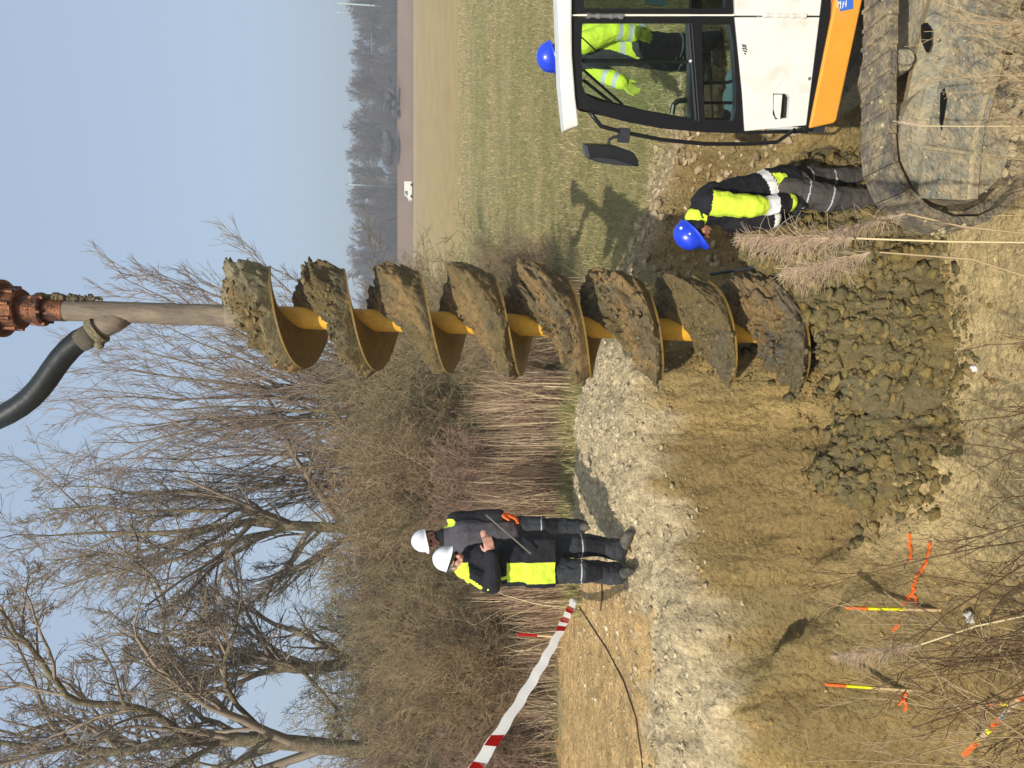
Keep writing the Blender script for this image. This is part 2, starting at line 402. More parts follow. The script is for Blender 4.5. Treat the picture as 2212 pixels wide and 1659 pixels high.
# lower white door and body
dl = S([[(1587,37.5),(1595,120),(1603,200),(1608.5,283),(1743,270),(1775,120),(1789,37.5)]])[0]
hole = S([[(1669,202),(1668,246),(1674,258),(1703,254),(1706,212),(1700,203)]])[0]
dp = MB(); plate(dp, [dl, hole], .012, -.05); dpo = dp.build('door_panel', M_white, ex, bevel=.004)
hb = MB(); plate(hb, [S([[(1666,198),(1665,262),(1708,260),(1710,200)]])[0]], -.03, -.052); hb.build('handle_recess', M_black, dpo)
hh = MB(); plate(hh, [S([[(1671,204),(1670,236),(1675,254),(1682,258),(1684,240),(1687,204)]])[0]], .024, .0); hh.build('door_handle', M_white, dpo, bevel=.004)
lk = MB(); c = SP(1746,170); lk.tube([(c[0],.0,c[1]),(c[0],.017,c[1])], .011, 12); lk.build('lock', M_chrome, dpo)
bs = S([[(1585,-190),(1587.5,34),(1791,34),(1822,-190)]])[0]
plate(MB(), [bs], .010, -.05).build('side_panel', M_white, ex, bevel=.004)
a = SP(1620,14); b_ = SP(1621,-60)
for (q0, q1, nm) in (((1651,33),(1734,35),'lower_hinge'), ((1270,34.5),(1340,36),'upper_hinge')):
    m = MB(); p, q = SP(*q0), SP(*q1); m.tube([(p[0],.014,p[1]),(q[0],.014,q[1])], .011, 10)
    for t in (.0,.3,.7,1.): m.tube([(p[0]+(q[0]-p[0])*t-.0,.014,p[1]+(q[1]-p[1])*t+.012),(p[0]+(q[0]-p[0])*t,.014,p[1]+(q[1]-p[1])*t-.012)], .016, 10)
    m.build(nm, M_chrome if nm[0] == 'u' else M_white, ex)
# emblem: little black marks on the door
em = MB()
for i, (q0, q1) in enumerate((((1600.5,97),(1610,98)), ((1602,100),(1611,102)), ((1601,104),(1606,106)), ((1607,104),(1612,108)), ((1603,109),(1611,112)), ((1606,114),(1609,118)))):
    p = SP(*q0); q = SP(*q1); em.tube([(p[0],.013,p[1]),(q[0],.013,q[1])], .0035, 5)
em.build('emblem', M_black, ex)
# cab shell: floor, front lower panel, windscreen, cross bars, rear wall
z0 = SP(1603,280)[1]; sf = SP(1603,286)[0]
fl = MB(); fl.box((-1.0,-CW,z0-.62),(sf-.02,-.06,z0-.56)); fl.build('cab_floor', M_dark, ex)
zf_ = SF(1600,280)[1]; plate(MB(), [[(dl[3][0]-.02,zf_),(dl[4][0]-.02,dl[4][1]),(-1.0,dl[5][1]),(-1.0,zf_)]], -CW-.04, -CW+.01).build('far_panel', M_white, ex)
MB().box((sf-.05,-CW,dl[4][1]),(sf-.005,-.05,zf_-.02)).build('front_panel', M_white, ex, bevel=.004)
wsp = [SP(*p) for p in ((1249.5,233),(1275.4,240),(1313,253),(1360,265),(1431,278),(1525,286),(1600,288))]
wm = MB(); wm.add([(a_-.012,-.06,b2) for a_, b2 in wsp]+[(a_-.012,-CW+.02,b2) for a_, b2 in [SF(*p) for p in ((1249.5,233),(1275.4,240),(1313,253),(1360,265),(1431,278),(1525,286),(1600,288))]], [(i,i+1,len(wsp)+i+1,len(wsp)+i) for i in range(len(wsp)-1)]); wm.build('windscreen', M_glass, ex, smooth=True)
for px, py in ((1252,231),(1600,284)):
    p = SP(px, py); q = SF(px, py); MB().tube([(p[0]-.03,-.06,p[1]),(q[0]-.03,-CW+.03,q[1])], .028, 6).build('cross_bar', M_black, ex)
# sliding window upright, mid rails
sb = MB(); p, q = SP(1258,131,-.04), SP(1487,133,-.04); sb.tube([(p[0],-.04,p[1]),(q[0],-.04,q[1])], .013, 6)
sb.build('window_upright', M_black, ex)
rl = MB(); p, q = SP(1487,50,.004), SP(1503,260,.004); rl.tube([(p[0],.006,p[1]),(q[0],.006,q[1])], .008, 6)
p, q = SP(1494,50,.004), SP(1510,262,.004); rl.tube([(p[0],.004,p[1]),(q[0],.004,q[1])], .005, 6); rl.build('window_rail', M_dark, ex)
lt = MB(); c = SP(1491,132,.004); lt.ball((c[0],.012,c[1]), .014); lt.build('window_catch', M_chrome, ex)
wi = MB()
for (q0, q1, r_) in (((1259,150),(1345,226),.010), ((1259,172),(1322,222),.012), ((1256,80),(1290,112),.005)):
    p, q = SP(q0[0], q0[1], -.8), SP(q1[0], q1[1], -.8); wi.tube([(p[0],-.8,p[1]),(q[0],-.8,q[1])], r_, 6)
wi.build('wiper', M_black, ex)
gb = MB()                                                       # bent grab rail, levers
pts = [(1485,217),(1470,217),(1461,220),(1455,227),(1453,238),(1452,246)]
gb.tube([(*(lambda p: (p[0],-.14,p[1]))(SP(q[0],q[1],-.14)),) for q in pts], .017, 8); gb.build('grab_rail', M_black, ex)
lv = MB()
for pts in (((1515,222),(1588,222)), ((1516,180),(1540,179),(1572,178),(1590,173)), ((1532,125),(1536,200),(1541,258)), ((1517,222),(1519,120))):
    lv.tube([(*(lambda p: (p[0],-.3,p[1]))(SP(q[0],q[1],-.3)),) for q in pts], .011 if len(pts) != 3 else .006, 8)
lv.build('control_lever', M_black, ex)
st = MB()
p = SP(1420,30,-.5); st.box((-.55,-.78,.80),(-.02,-.25,.95)); st.box((-.62,-.78,.9),(-.42,-.25,1.62)); st.box((-.60,-.68,1.66),(-.48,-.36,1.9))
st.box((-.5,-.75,.5),(-.1,-.3,.8)); st.box((-.5,-.84,.8),(.02,-.79,1.12)); st.box((-.4,-.22,.8),(.03,-.10,1.10))
st.build('operator_seat', M_seat, ex, bevel=.03)
dk = MB(); dk.box((-1.0,-CW,.5),(-.85,-.07,2.55)); dk.build('rear_wall', M_dark, ex)
bg_ = MB(); c = SP(1576,212,-.6)
for i in range(4): bg_.ball((c[0]+.05-.06*i,-.6,c[1]-.06+.02*(i % 2)), .10, (1,.8,.9))
bgo = bg_.build('bag', M_bag, None, smooth=True); bgo.matrix_world = EM.copy(); tag(bgo, 'pale blue bag lying on the floor of the excavator cab', 'bag')
bt = MB(); c = SP(1572,246,-.6); bt.ball((c[0],-.6,c[1]), .05, (1,1,.8)); bt.build('foot_pedal', M_black, ex, smooth=True)
# paper and folded hi-vis vest lying behind the rear window
pp = MB(); p = SP(1418,4,-.2); pp.box((p[0]-.12,-.22,p[1]-.06),(p[0]+.02,-.18,p[1]+.07)); ppo = pp.build('clipboard', M_bag, None); ppo.matrix_world = EM.copy()
tag(ppo, 'pale blue clipboard behind the rear cab window', 'clipboard')
# orange skirt / revolving frame, sticker, black sill under the door
og = S([[(1798,-190+30),(1799.5,0),(1744,273),(1744,277),(1797,265),(1802,258),(1857,0),(1895,-160)]])[0]
MB().prism(og, .035, -.10).build('orange_skirt', M_orange, ex, bevel=.012); MB().box((-2.2,-1.85,.70),(-1.05,-.11,.84)).build('revolving_frame', M_orange, ex)
sk = MB(); plate(sk, [S([[(1790,37),(1744,271),(1742,288),(1603,289),(1603,285),(1736,280),(1739,270),(1792,-160),(1798,-160)]])[0]], .02, -.05); sk.build('door_sill', M_black, ex)
stk = MB(); plate(stk, [S([[(1801,-12),(1808,25),(1835,20),(1836,-12)]])[0]], .041, .034); sko = stk.build('warning_sticker', M_blue, ex)
sm = MB()
for q0, q1 in (((1811,4),(1809,17)), ((1816,2),(1815,19)), ((1822,3),(1820,18)), ((1828,1),(1827,15)), ((1812,4),(1816,10)), ((1823,8),(1828,9))):
    p, q = SP(*q0, .042), SP(*q1, .042); sm.tube([(p[0],.0425,p[1]),(q[0],.0425,q[1])], .0032, 4)
sm.build('sticker_mark', M_white, sko)
hs = MB(); hs.box((-2.3,-1.9,.98),(-1.02,-.02,1.75)); hs.build('engine_hood', M_white, ex, bevel=.05)
hs = MB(); hs.box((-2.3,-1.9,.68),(-.9,-.0,.975)); hs.build('counterweight', M_orange, ex, bevel=.05)
tt_ = MB(); tt_.tube([(-.75,-.95,.45),(-.75,-.95,.86)], .48, 32); tt_.build('slewing_ring', M_mudsteel, ex)
# mirror, its guard rail
ml = [(1274,242),(1285,256),(1299,273),(1349,286),(1431,302),(1525,311),(1618,311),(1678,307),(1704,289),(1718,279)]
gr_ = MB(); gr_.tube([(*(lambda p: (p[0],.05,p[1]))(SP(q[0],q[1],.05)),) for q in ml], .013, 8); gr_.build('guard_rail', M_black, ex, smooth=True)
cl = MB(); p = SP(1347,287,.05); cl.box((p[0]-.03,.02,p[1]-.035),(p[0]+.06,.08,p[1]+.03))
cl.tube([(*(lambda p: (p[0],.06,p[1]))(SP(q[0],q[1],.06)),) for q in ((1347,294),(1325,296),(1316,302),(1314,314))], .010, 8)
cl.build('mirror_bracket', M_dark, ex)
mo = [SP(*q, .07) for q in ((1260,311),(1290,311),(1325,313.5),(1365,327.5),(1376,345),(1377.5,359),(1330,353.5),(1290,347),(1268,343))]
mm = MB(); mm.prism(mo, .11, .0); mmo = mm.build('mirror', M_mirror, ex, bevel=.012)
mr = MB(); lip = [SP(*q, .1) for q in ((1268,342),(1290,339),(1325,343),(1377,359),(1330,356),(1290,350))]
plate(mr, [lip], .125, .105); mr.build('mirror_rim', M_dark, mmo)

# undercarriage, turned a little against the cab
UF = Vector((-1,-.03,0)).normalized(); UL = Vector((.03,-1,0)).normalized()
UM = Matrix.Translation((1.42,3.95,-1.80)) @ Matrix((UF, UL, Vector((0,0,1)))).transposed().to_4x4()
UX = EI @ UM
def UP(px, py, yl=0.0): return on_plane(px, py, UM, yl)
def belt_path(n=46, r=.46, back=-2.6, front=.02, z=.47):
    pts = []
    Ltop = front-back; per = 2*Ltop+2*math.pi*r
    for i in range(n):
        s = per*i/n
        if s < Ltop: p = (back+s, z+r-.035*math.sin(math.pi*s/Ltop)**2*1.2, 0)
        elif s < Ltop+math.pi*r:
            a = (s-Ltop)/r; p = (front+r*math.sin(a), z+r*math.cos(a), a)
        elif s < 2*Ltop+math.pi*r: p = (front-(s-Ltop-math.pi*r), z-r, math.pi)
        else:
            a = (s-2*Ltop-math.pi*r)/r; p = (back-r*math.sin(a), z-r*math.cos(a), math.pi+a)
        pts.append(p)
    return pts, per/n
def undercarriage(off, first):
    T_ = UX @ Matrix.Translation((0 if first else -1.25, off, 0))
    pts, st_ = belt_path()
    mb = MB()
    for s, z, a in pts:
        Mx = T_ @ Matrix.Translation((s, 0, z)) @ Matrix.Rotation(a, 4, 'Y')
        h = st_*.485
        mb.box((-h,-.27,-.045),(h,0,.0), Mx)
        for k in (-.34,.0,.34): mb.box((st_*(k-.06),-.262+.01*math.sin(s*31),-.004),(st_*(k+.06),-.004,.006+.006*math.sin(s*17+k*9)), Mx)
        mb.box((-h*.9,-.19,-.10),(h*.9,-.09,-.04), Mx)
    mb.build('track', M_shoe, ex, fix=False)
    # side beam from the traced outline: top edge, fold, lip
    top = [(2030,-160),(2011,0),(1979,119),(1961,208),(1950,268),(1968,318),(1975,428)]
    fold = [(2066,-160),(2048,0),(2050,110),(2020,208),(2000,290),(1994,330),(1988,428)]
    lip = [(2238,-160),(2188,0),(2150,119),(2124,215),(2103,290),(2097,330),(2089,432)]
    A = [(*(lambda p: (p[0],-.13,p[1]))(UP(q[0],q[1],-.13)),) for q in top]
    B = [(*(lambda p: (p[0],.0,p[1]))(UP(q[0],q[1],.0)),) for q in fold]
    D = [(*(lambda p: (p[0],.0,p[1]))(UP(q[0],q[1],.0)),) for q in lip]
    D2 = [(p[0],.03,p[2]-.006) for p in D]; D3 = [(p[0],.03,p[2]-.045) for p in D]; D4 = [(p[0],-.08,p[2]-.05) for p in D]
    A2 = [(p[0],-.20,p[2]-.02) for p in A]; A3 = [(p[0],-.20,p[2]-.35) for p in A]
    rows = [A3, A2, A, B, D, D2, D3, D4]; n = len(top)
    v = [T_ @ Vector(p) for r_ in rows for p in r_]; f = []
    for i in range(len(rows)-1):
        for j in range(n-1): f.append((i*n+j, i*n+j+1, (i+1)*n+j+1, (i+1)*n+j))
    f.append(tuple(i*n for i in range(len(rows)))); f.append(tuple(i*n+n-1 for i in reversed(range(len(rows)))))
    so_ = MB().add(v, f).build('side_beam', [M_mudsteel, M_steel2, M_mudpale], ex)
    for pg in so_.data.polygons:
        c_ = (UX @ Matrix.Translation((0 if first else -1.25, off, 0))).inverted() @ pg.center; nl_ = ((UX).to_3x3().inverted() @ pg.normal)
        pg.material_index = 1 if (abs(nl_.y) > .85 and c_.z > .3) else (2 if c_.y > .005 or c_.y < -.1 else 0)
    if first:
        sl_ = 0                                                   # slots, welded strap and edge plate of the beam
        for q in (((1995,50),(2003,49),(2012,62),(2012,96),(2007,110),(1996,85)), ((2032,200),(2040,190),(2046,214),(2040,250),(2034,282),(2030,262))):
            pl = [UP(a_, b2, .004) for a_, b2 in q]; v = []
            plate(MB(), [pl], .006, -.02, T_).build('beam_slot', M_black, so_)
        cb_ = MB(); cb_.tube([T_ @ Vector((UP(*q)[0], .02, UP(*q)[1])) for q in ((2052,-20),(2062,14),(2085,38),(2122,76),(2147,108))], .012, 6); cb_.build('beam_weld', M_mudsteel, so_)
        w_ = MB(); p, q = UP(1990,318,.0), UP(2096,332,.0); w_.tube([T_ @ Vector((p[0],.01,p[1])), T_ @ Vector((q[0],.012,q[1]))], .016, 6); w_.build('beam_seam', M_mudsteel, so_)
    for s in (-.35,-.85,-1.35,-1.85,-2.25):
        MB().tube([T_ @ Vector((s,-.24,.17)), T_ @ Vector((s,-.03,.17))], .11, 18).build('roller', M_shoe, ex)
    for s in (-.50,-1.45):
        r_ = MB(); r_.tube([T_ @ Vector((s,-.24,.80)), T_ @ Vector((s,-.05,.80))], .065, 18); r_.tube([T_ @ Vector((s,-.2,.80)), T_ @ Vector((s,-.01,.80))], .045, 18); r_.build('carrier_roller', M_mudsteel, ex)
    i_ = MB(); i_.tube([T_ @ Vector((-.04,-.24,.47)), T_ @ Vector((-.04,-.05,.47))], .36, 32); i_.tube([T_ @ Vector((-.04,-.1,.47)), T_ @ Vector((-.04,-.03,.47))], .12, 20)
    i_.build('idler', M_mudsteel, ex)
    sp = MB(); sp.tube([T_ @ Vector((-2.6,-.3,.44)), T_ @ Vector((-2.6,-.1,.44))], .30, 24); sp.build('sprocket', M_mudsteel, ex)
undercarriage(0, True)
undercarriage(-1.55, False)
xf = MB(); xf.box((-2.0,-1.75,.30),(-.75,-.2,.52), UX); xf.build('undercarriage_frame', M_mudsteel, ex)

mu = MB(); rr_ = random.Random(8)
def ublob(p, r, k):
    bm = bmesh.new(); bmesh.ops.create_icosphere(bm, subdivisions=2, radius=r)
    for v in bm.verts: v.co *= 1+.35*math.sin(v.co.x*90+k)*math.cos(v.co.y*80-k)+.2*math.sin(v.co.z*120+k*2)
    vs = [v.co+p for v in bm.verts]; fs = [tuple(x.index for x in f.verts) for f in bm.faces]; bm.free(); mu.add(vs, fs)
for k in range(70):
    u = rr_.random(); s_ = -2.2+2.3*u; ublob(UX @ Vector((s_, rr_.uniform(-.26, .0), .935+rr_.uniform(-.03, .0)-.03*math.sin(math.pi*(s_+2.6)/2.62))), rr_.uniform(.005, .015), k)
for k in range(40):
    a = rr_.uniform(.2, 3.0); ublob(UX @ Vector((.02+.46*math.sin(a), rr_.uniform(-.26, .0), .47+.46*math.cos(a))), rr_.uniform(.006, .016), k)
for k in range(120):
    ublob(UX @ Vector((rr_.uniform(-1.6, .2), rr_.uniform(-.12, .05), rr_.uniform(.0, .14))), rr_.uniform(.02, .055), k)
for k in range(190):
    px_, py_ = rr_.uniform(2000, 2150), rr_.uniform(-10, 425); q = UP(px_+ (30-py_*.12), py_)
    if rr_.random() < .5: q = UP(2196-py_*.235+rr_.uniform(-14, 6), py_)
    ublob(UX @ Vector((q[0], rr_.uniform(-.004, .004), q[1])), rr_.uniform(.004, .010), k)
tag(mu.build('caked_mud', M_mudpale, ex, fix=False), kind='stuff')

# ------------------------------------------------------------------ auger with clay on its flights
M_clay = mat('wet_clay', (.165,.128,.058), .85, .35, 14, .9, 55, col2=(.105,.092,.062), c2lo=.48, c2hi=.60, spec=.25)
M_clay2 = mat('ochre_clay', (.20,.145,.065), .85, .35, 14, .9, 55, col2=(.13,.10,.05), c2lo=.42, c2hi=.60, spec=.25)
M_core = mat('yellow_core_pipe', (.72,.38,.035), .5, .22, 9, .25, 25, col2=(.30,.19,.06), c2lo=.58, c2hi=.72)
M_flight = mat('flight_steel', (.21,.130,.024), .5, .35, 12, .3, 30, spec=.4, col2=(.15,.115,.055), c2lo=.52, c2hi=.66)
M_pipe = mat('grey_brown_pipe', (.17,.135,.10), .75, .3, 12, .6, 40, col2=(.27,.22,.14), stretch=(1,1,.3))
M_rust = mat('rusty_coupling', (.20,.075,.03), .5, .45, 18, .6, 40, metal=.45, col2=(.06,.03,.02), c2lo=.5, c2hi=.65)
M_rubber = mat('black_rubber', (.014,.018,.018), .45, .25, 6, .15, 18, spec=.45)
M_bolt = mat('muddy_clamp', (.20,.17,.10), .8, .4, 25, .8, 50)
Ab = at(1752, 722, 5.55); At = at(0, 666, 5.98)
ax = (At-Ab).normalized(); Lz = (At-Ab).length
AM = Matrix.Translation(Ab) @ ax.to_track_quat('Z', 'X').to_matrix().to_4x4()
# turn the frame so that its x is world x
xx_ = (Vector((1,0,0))-ax*ax.x).normalized(); yy_ = ax.cross(xx_)
AM = Matrix.Translation(Ab) @ Matrix((xx_, yy_, ax)).transposed().to_4x4(); AI = AM.inverted()
def AZ(px):
    """height along the auger of picture position px"""
    o = AI @ Vector((0,0,EYE)); d = AI.to_3x3() @ ray(px, 722-56*(1752-px)/1752)
    t = -o.y/d.y; return (o+d*t).z
aug = empty('drill_auger', Ab, 0, 'large auger caked in clay hanging over the grey heap', 'auger'); aug.matrix_world = AM
tips = [AZ(p) for p in (1728,1580,1430,1278,1125,970,814,657)]
zt0 = tips[0]; P = (tips[-1]-tips[0])/7; zt = np.array(tips)
def helz(th):                                                    # th in turns; tips are at turn = integer
    return np.interp(th, np.arange(8), zt) if True else 0
def radius(z): return .415-.035*z/Lz*1.3
ths = np.arange(-.62, 7.66, 1/72.)
def hz(th):
    th = np.asarray(th, float); k = zt[1]-zt[0]
    return np.where(th < 0, zt[0]+th*k, np.where(th > 7, zt[7]+(th-7)*(zt[7]-zt[6]), np.interp(th, np.arange(8), zt)))
fz = hz(ths); ang = math.pi + 2*math.pi*ths
V = []; Fc = []
rc = .085
for i, (a, z) in enumerate(zip(ang, fz)):
    Rr = radius(z)
    for r, dz in ((rc,.0), (Rr,.0), (Rr,-.014), (rc,-.014)): V.append((r*math.cos(a), r*math.sin(a), z+dz))
n = len(ths)
for i in range(n-1):
    for j in range(4): Fc.append((i*4+j, i*4+(j+1) % 4, (i+1)*4+(j+1) % 4, (i+1)*4+j))
Fc += [(3,2,1,0), tuple((n-1)*4+j for j in range(4))]
MB().add(V, Fc).build('flight', M_flight, aug)
MB().tube([(0,0,.05),(0,0,AZ(560))], rc, 28).build('core_pipe', M_core, aug)
# clay lying on the flight: cross-section swept round with it
def fb3(a, b, o, s): return fbm(np.array([a]), np.array([b]), o, s)[0]
nth = int(8.2*230); th2 = np.linspace(-.60, 7.60, nth); K = 64
Pp = float(zt[4]-zt[3])
TT = np.repeat(th2[:, None], K, 1); U = np.repeat(np.linspace(0, 1, K)[None, :], nth, 0)
hcore = Pp*np.clip(.52+.30*fbm(TT*1.3, TT*0, 3, 5)+.06*np.cos(2*math.pi*(TT-.45)), .38, .72)
hout = Pp*np.clip(.07+.22*fbm(TT*1.7, TT*0+3, 3, 15)+.42*np.clip(np.cos(2*math.pi*(TT-.47)), 0, 1)**1.6, .015, .52)
endf = ss(-.60, -.35, TT)*1.0
up_ = 1+.15*ss(6.6, 7.4, TT)
Rr = radius(hz(TT))
bul = np.clip(.02+.09*fbm(TT*2.2, TT*0+8, 3, 25), -.02, .055)
# profile: u 0 outer bottom -> .2 outer top -> 1 core top
uu = np.clip(U/.22, 0, 1); vv = np.clip((U-.22)/.78, 0, 1)
rad = (Rr-.006)+bul*np.sin(uu*math.pi*.6)*(1-vv) - vv*(Rr-rc-.0)
rad = np.where(U < .03, Rr-.008, rad)
hh_ = hout*uu + (hcore-hout)*np.power(vv, .85)
hh_ = hh_*endf*up_
A_ = math.pi+2*math.pi*TT
UP_ = np.where(U < .22, uu*hout/.33, hout/.33+vv)
lump = .060*fbm(TT*13, UP_*4, 6, 35, .62)+.07*(np.sqrt(np.clip(1-(voro(TT*17+.5*fbm(TT*9, UP_*4, 2, 3), UP_*3.4, 45)[0]/.75)**2, 0, 1))-.5)+.032*(np.sqrt(np.clip(1-(voro(TT*42, UP_*8, 46)[0]/.7)**2, 0, 1))-.4)
env = np.clip(U*20, 0, 1)*np.clip((1-U)*8+.25, 0, 1)
smooth_t = .55+.45*ss(-.05, .12, np.sin(TT*1.9+2)+.2)            # some turns are smeared smooth
rad2 = np.maximum(rad+lump*env*1.0*smooth_t, rc*.8); zz = hz(TT)+.001+hh_+lump*env*.9*smooth_t
VV = np.stack([rad2*np.cos(A_), rad2*np.sin(A_), zz], 2).reshape(-1, 3)
I2 = np.arange(nth*K).reshape(nth, K)
Fq2 = np.stack([I2[:-1,:-1].ravel(), I2[1:,:-1].ravel(), I2[1:,1:].ravel(), I2[:-1,1:].ravel()], 1)
cme = npmesh('clay', VV, Fq2)
base = np.array((.16,.118,.05)); c = np.zeros((nth, K, 3)); c[:] = base
c = lerp(c, (.25,.165,.07), ss(-.05, .25, fbm(TT*3, U*2, 4, 71)+.25*np.exp(-((TT-5.0)/.5)**2)))
c = lerp(c, (.12,.105,.065), .6*ss(.10, .25, fbm(TT*5, U*3, 4, 72)))
c = lerp(c, (.33,.29,.17), .6*ss(6.6, 7.1, TT)*ss(-.1, .2, fbm(TT*8, U*3, 3, 73)))
c = lerp(c, (.12,.11,.085), .75*ss(.75, .2, TT)*ss(-.15, .1, fbm(TT*6, U*3, 3, 74)))
setcol(cme, c.reshape(-1, 3))
M_claya = mat('clay_on_flight', (0,0,0), .85, .3, 22, .9, 60, attr='col', spec=.25)
link('clay', cme, M_claya, aug, smooth=True)
# drill string above: pipe, rusty coupling, mud lumps, branch and hose
z1 = AZ(560)
MB().tube([(0,0,z1-.1),(0,0,AZ(498)),(0,0,AZ(490)),(0,0,AZ(340)),(0,0,AZ(142))], [.098,.095,.082,.080,.079], 24).build('drill_pipe', M_pipe, aug, smooth=False)
cp = [(142,.083),(100,.083),(100,.112),(96,.124),(82,.124),(78,.110),(78,.098),(50,.10),(49,.145),(46,.152),(20,.152),(12,.148),(12,.19),(8,.215),(-60,.215)]
cc = MB(); cc.tube([(0,0,AZ(p)) for p, r in cp], [r for p, r in cp], 30); cpo = cc.build('rusty_coupling', M_rust, aug)
for k in range(9):
    a = 2*math.pi*k/9; m = MB(); m.tube([(.155*math.cos(a), .155*math.sin(a), AZ(16)),(.155*math.cos(a), .155*math.sin(a), AZ(44))], .016, 6)
    m.build('bolt', M_rust, cpo)
for k in range(6):
    a = 2*math.pi*(k+.3)/6; m = MB(); m.tube([(.112*math.cos(a), .112*math.sin(a), AZ(74)),(.112*math.cos(a), .112*math.sin(a), AZ(104))], .015, 6); m.build('bolt', M_rust, cpo)
ml_ = MB(); zz0 = AZ(220); zz1 = AZ(78)
def blob(n_, r, s=0):
    """uneven lump, (verts, faces)"""
    bm = bmesh.new(); bmesh.ops.create_icosphere(bm, subdivisions=n_, radius=r)
    for v in bm.verts:
        p = v.co/r; k = 1+.9*fb3(p.x*1.3+s*3.1, p.y*1.3+p.z*2.1+s, 3, s)+.25*fb3(p.x*5+s, p.y*5-p.z*4, 2, s+9); v.co *= k
    vs = [v.co.copy() for v in bm.verts]; fs = [tuple(x.index for x in f.verts) for f in bm.faces]; bm.free(); return vs, fs
for k in range(34):
    t = k/33.; z = zz0+(zz1-zz0)*t; r = random.uniform(.012, .030)
    v, f = blob(2, r, k); o = Vector((.088+random.uniform(-.004,.016), -.03+random.uniform(-.03,.03), z)); ml_.add([p+o for p in v], f)
ml_.build('mud_lumps', M_clay, aug, fix=False)
def AW(px, py, Y=None):
    Yv = Y if Y is not None else (Ab.y+(At.y-Ab.y)*(1752-px)/1752); return AI @ at(px, py, Yv)
br = MB(); br.tube([AW(278,686),(AW(250,692)),AW(228,703),AW(206,716)], [.05,.085,.085,.075], 16); bro = br.build('hose_branch', M_pipe, aug, smooth=True)
ck = MB(); d_ = (AW(200,721)-AW(213,713)).normalized()
p_ = AW(209,716); ck.tube([p_-d_*.028, p_+d_*.028], .105, 18); ck.build('hose_clamp', M_bolt, bro)
ck = MB(); ck.ball(p_+Vector((-.10,-.02,-.03)), .035); ck.build('clamp_bolt', M_bolt, bro, smooth=True)
hs_ = MB(); hs_.tube([AW(205,718),AW(190,727),AW(172,737)], .086, 20); hs_.build('hose_sleeve', mat('hose_end', (.10,.085,.06), .8, .3, 12, .5, 30), bro, smooth=True)
hp = [(195,724),(172,735),(152,752),(132,774),(116,796),(101,818),(85,839),(66,859),(42,878),(15,894),(-20,910),(-80,925)]
from mathutils import geometry
pts = [AW(*p) for p in hp]; ho = MB(); ho.tube(pts, .083, 24); ho.build('hose', M_rubber, aug, smooth=True)

# ------------------------------------------------------------------ the heap of dug clay under it
gx = np.arange(-2.6, 2.9, .0115); gy = np.arange(4.2, 7.6, .0115); HX, HY = np.meshgrid(gx, gy)
out = [(2050,800),(2052,700),(2022,600),(2012,500),(1950,440),(1900,400)]
near = [atz(*p, -1.78) for p in [(1900,380),(1950,430),(2012,490),(2016,600),(2046,700),(2052,800),(2035,890),(2012,980),(2004,1060),(1992,1140),(1950,1200),(1915,1235),(1850,1210)]]
farp = [Vector((-1.45,5.05,0)),Vector((-1.0,5.08,0)),Vector((-.6,5.25,0)),Vector((-.2,5.32,0)),Vector((.1,5.5,0)),Vector((.35,6.0,0)),Vector((.6,6.5,0)),Vector((1.1,6.9,0)),Vector((1.7,6.7,0)),Vector((2.2,6.1,0))]
HP = np.array([(p.x, p.y) for p in near+farp])
hsd = poly_sd(HX+.16*fbm(HX*2.2, HY*2.2, 4, 80)+.05*vnoise(HX*9, HY*9, 81), HY+.14*fbm(HX*2.2, HY*2.2, 4, 82), HP)
hm = ss(0, .95, hsd); rimh = ss(-.01, .16, hsd)
peak = .62-.10*np.exp(-((HX-.65)/.4)**2-((HY-5.5)/.35)**2)+.20*np.exp(-((HX+.15)/.55)**2)*ss(5.0,5.4,HY)+.20*np.exp(-((HX-.55)/.75)**2-((HY-5.6)/.7)**2)-.30*ss(-.6, -1.4, HX)+.10*np.exp(-((HX-1.35)/.5)**2-((HY-5.3)/.4)**2)
ii = np.clip(np.searchsorted(xs, gx)-1, 0, nx-2); jj = np.clip(np.searchsorted(ys, gy)-1, 0, ny-2)
fu = ((gx-xs[ii])/(xs[ii+1]-xs[ii]))[None, :]; fv = ((gy-ys[jj])/(ys[jj+1]-ys[jj]))[:, None]
G = (Z[np.ix_(jj, ii)]*(1-fu)+Z[np.ix_(jj, ii+1)]*fu)*(1-fv)+(Z[np.ix_(jj+1, ii)]*(1-fu)+Z[np.ix_(jj+1, ii+1)]*fu)*fv
HZ = np.maximum(FLOOR-.12+.20*rimh+peak*ss(0, .6, hsd), G-.10+.22*rimh)
w1 = .25*fbm(HX*3, HY*3, 3, 83)
f1, f2, cid = voro(HX*4.6+w1, HY*4.6-w1, 84); g1, g2, gid = voro(HX*11+w1, HY*11+w1, 85); k1, k2, kid = voro(HX*24+w1*2, HY*24, 86); q1, q2, qid = voro(HX*42, HY*42+w1*3, 87)
def clod(f1_, f2_): return np.sqrt(np.clip(1-(f1_/.78)**2, 0, 1))
HZ += rimh*(.15*(clod(f1, f2)-.5)*(.4+cid)+.095*(clod(g1, g2)-.5)*(.4+gid)+.050*(clod(k1, k2)-.5)*(.4+kid)+.022*(clod(q1, q2)-.5)+.16*fbm(HX*2, HY*2, 5, 88))
HZ -= rimh*(.055*np.exp(-(f2-f1)/.07)+.035*np.exp(-(g2-g1)/.09)+.018*np.exp(-(k2-k1)/.12))
HZ = np.where(hsd < -.02, np.minimum(HZ, FLOOR-.25), HZ)
hcol = np.zeros(HX.shape+(3,)); hcol[:] = (.185,.138,.048)
hcol = lerp(hcol, (.15,.122,.055), ss(-.1, .2, fbm(HX*1.4, HY*1.4, 4, 90)))
hcol = lerp(hcol, (.23,.165,.06), (gid > .8)*.6+.3*(kid > .8)); hcol = lerp(hcol, (.145,.125,.07), (cid > .7)*.4)
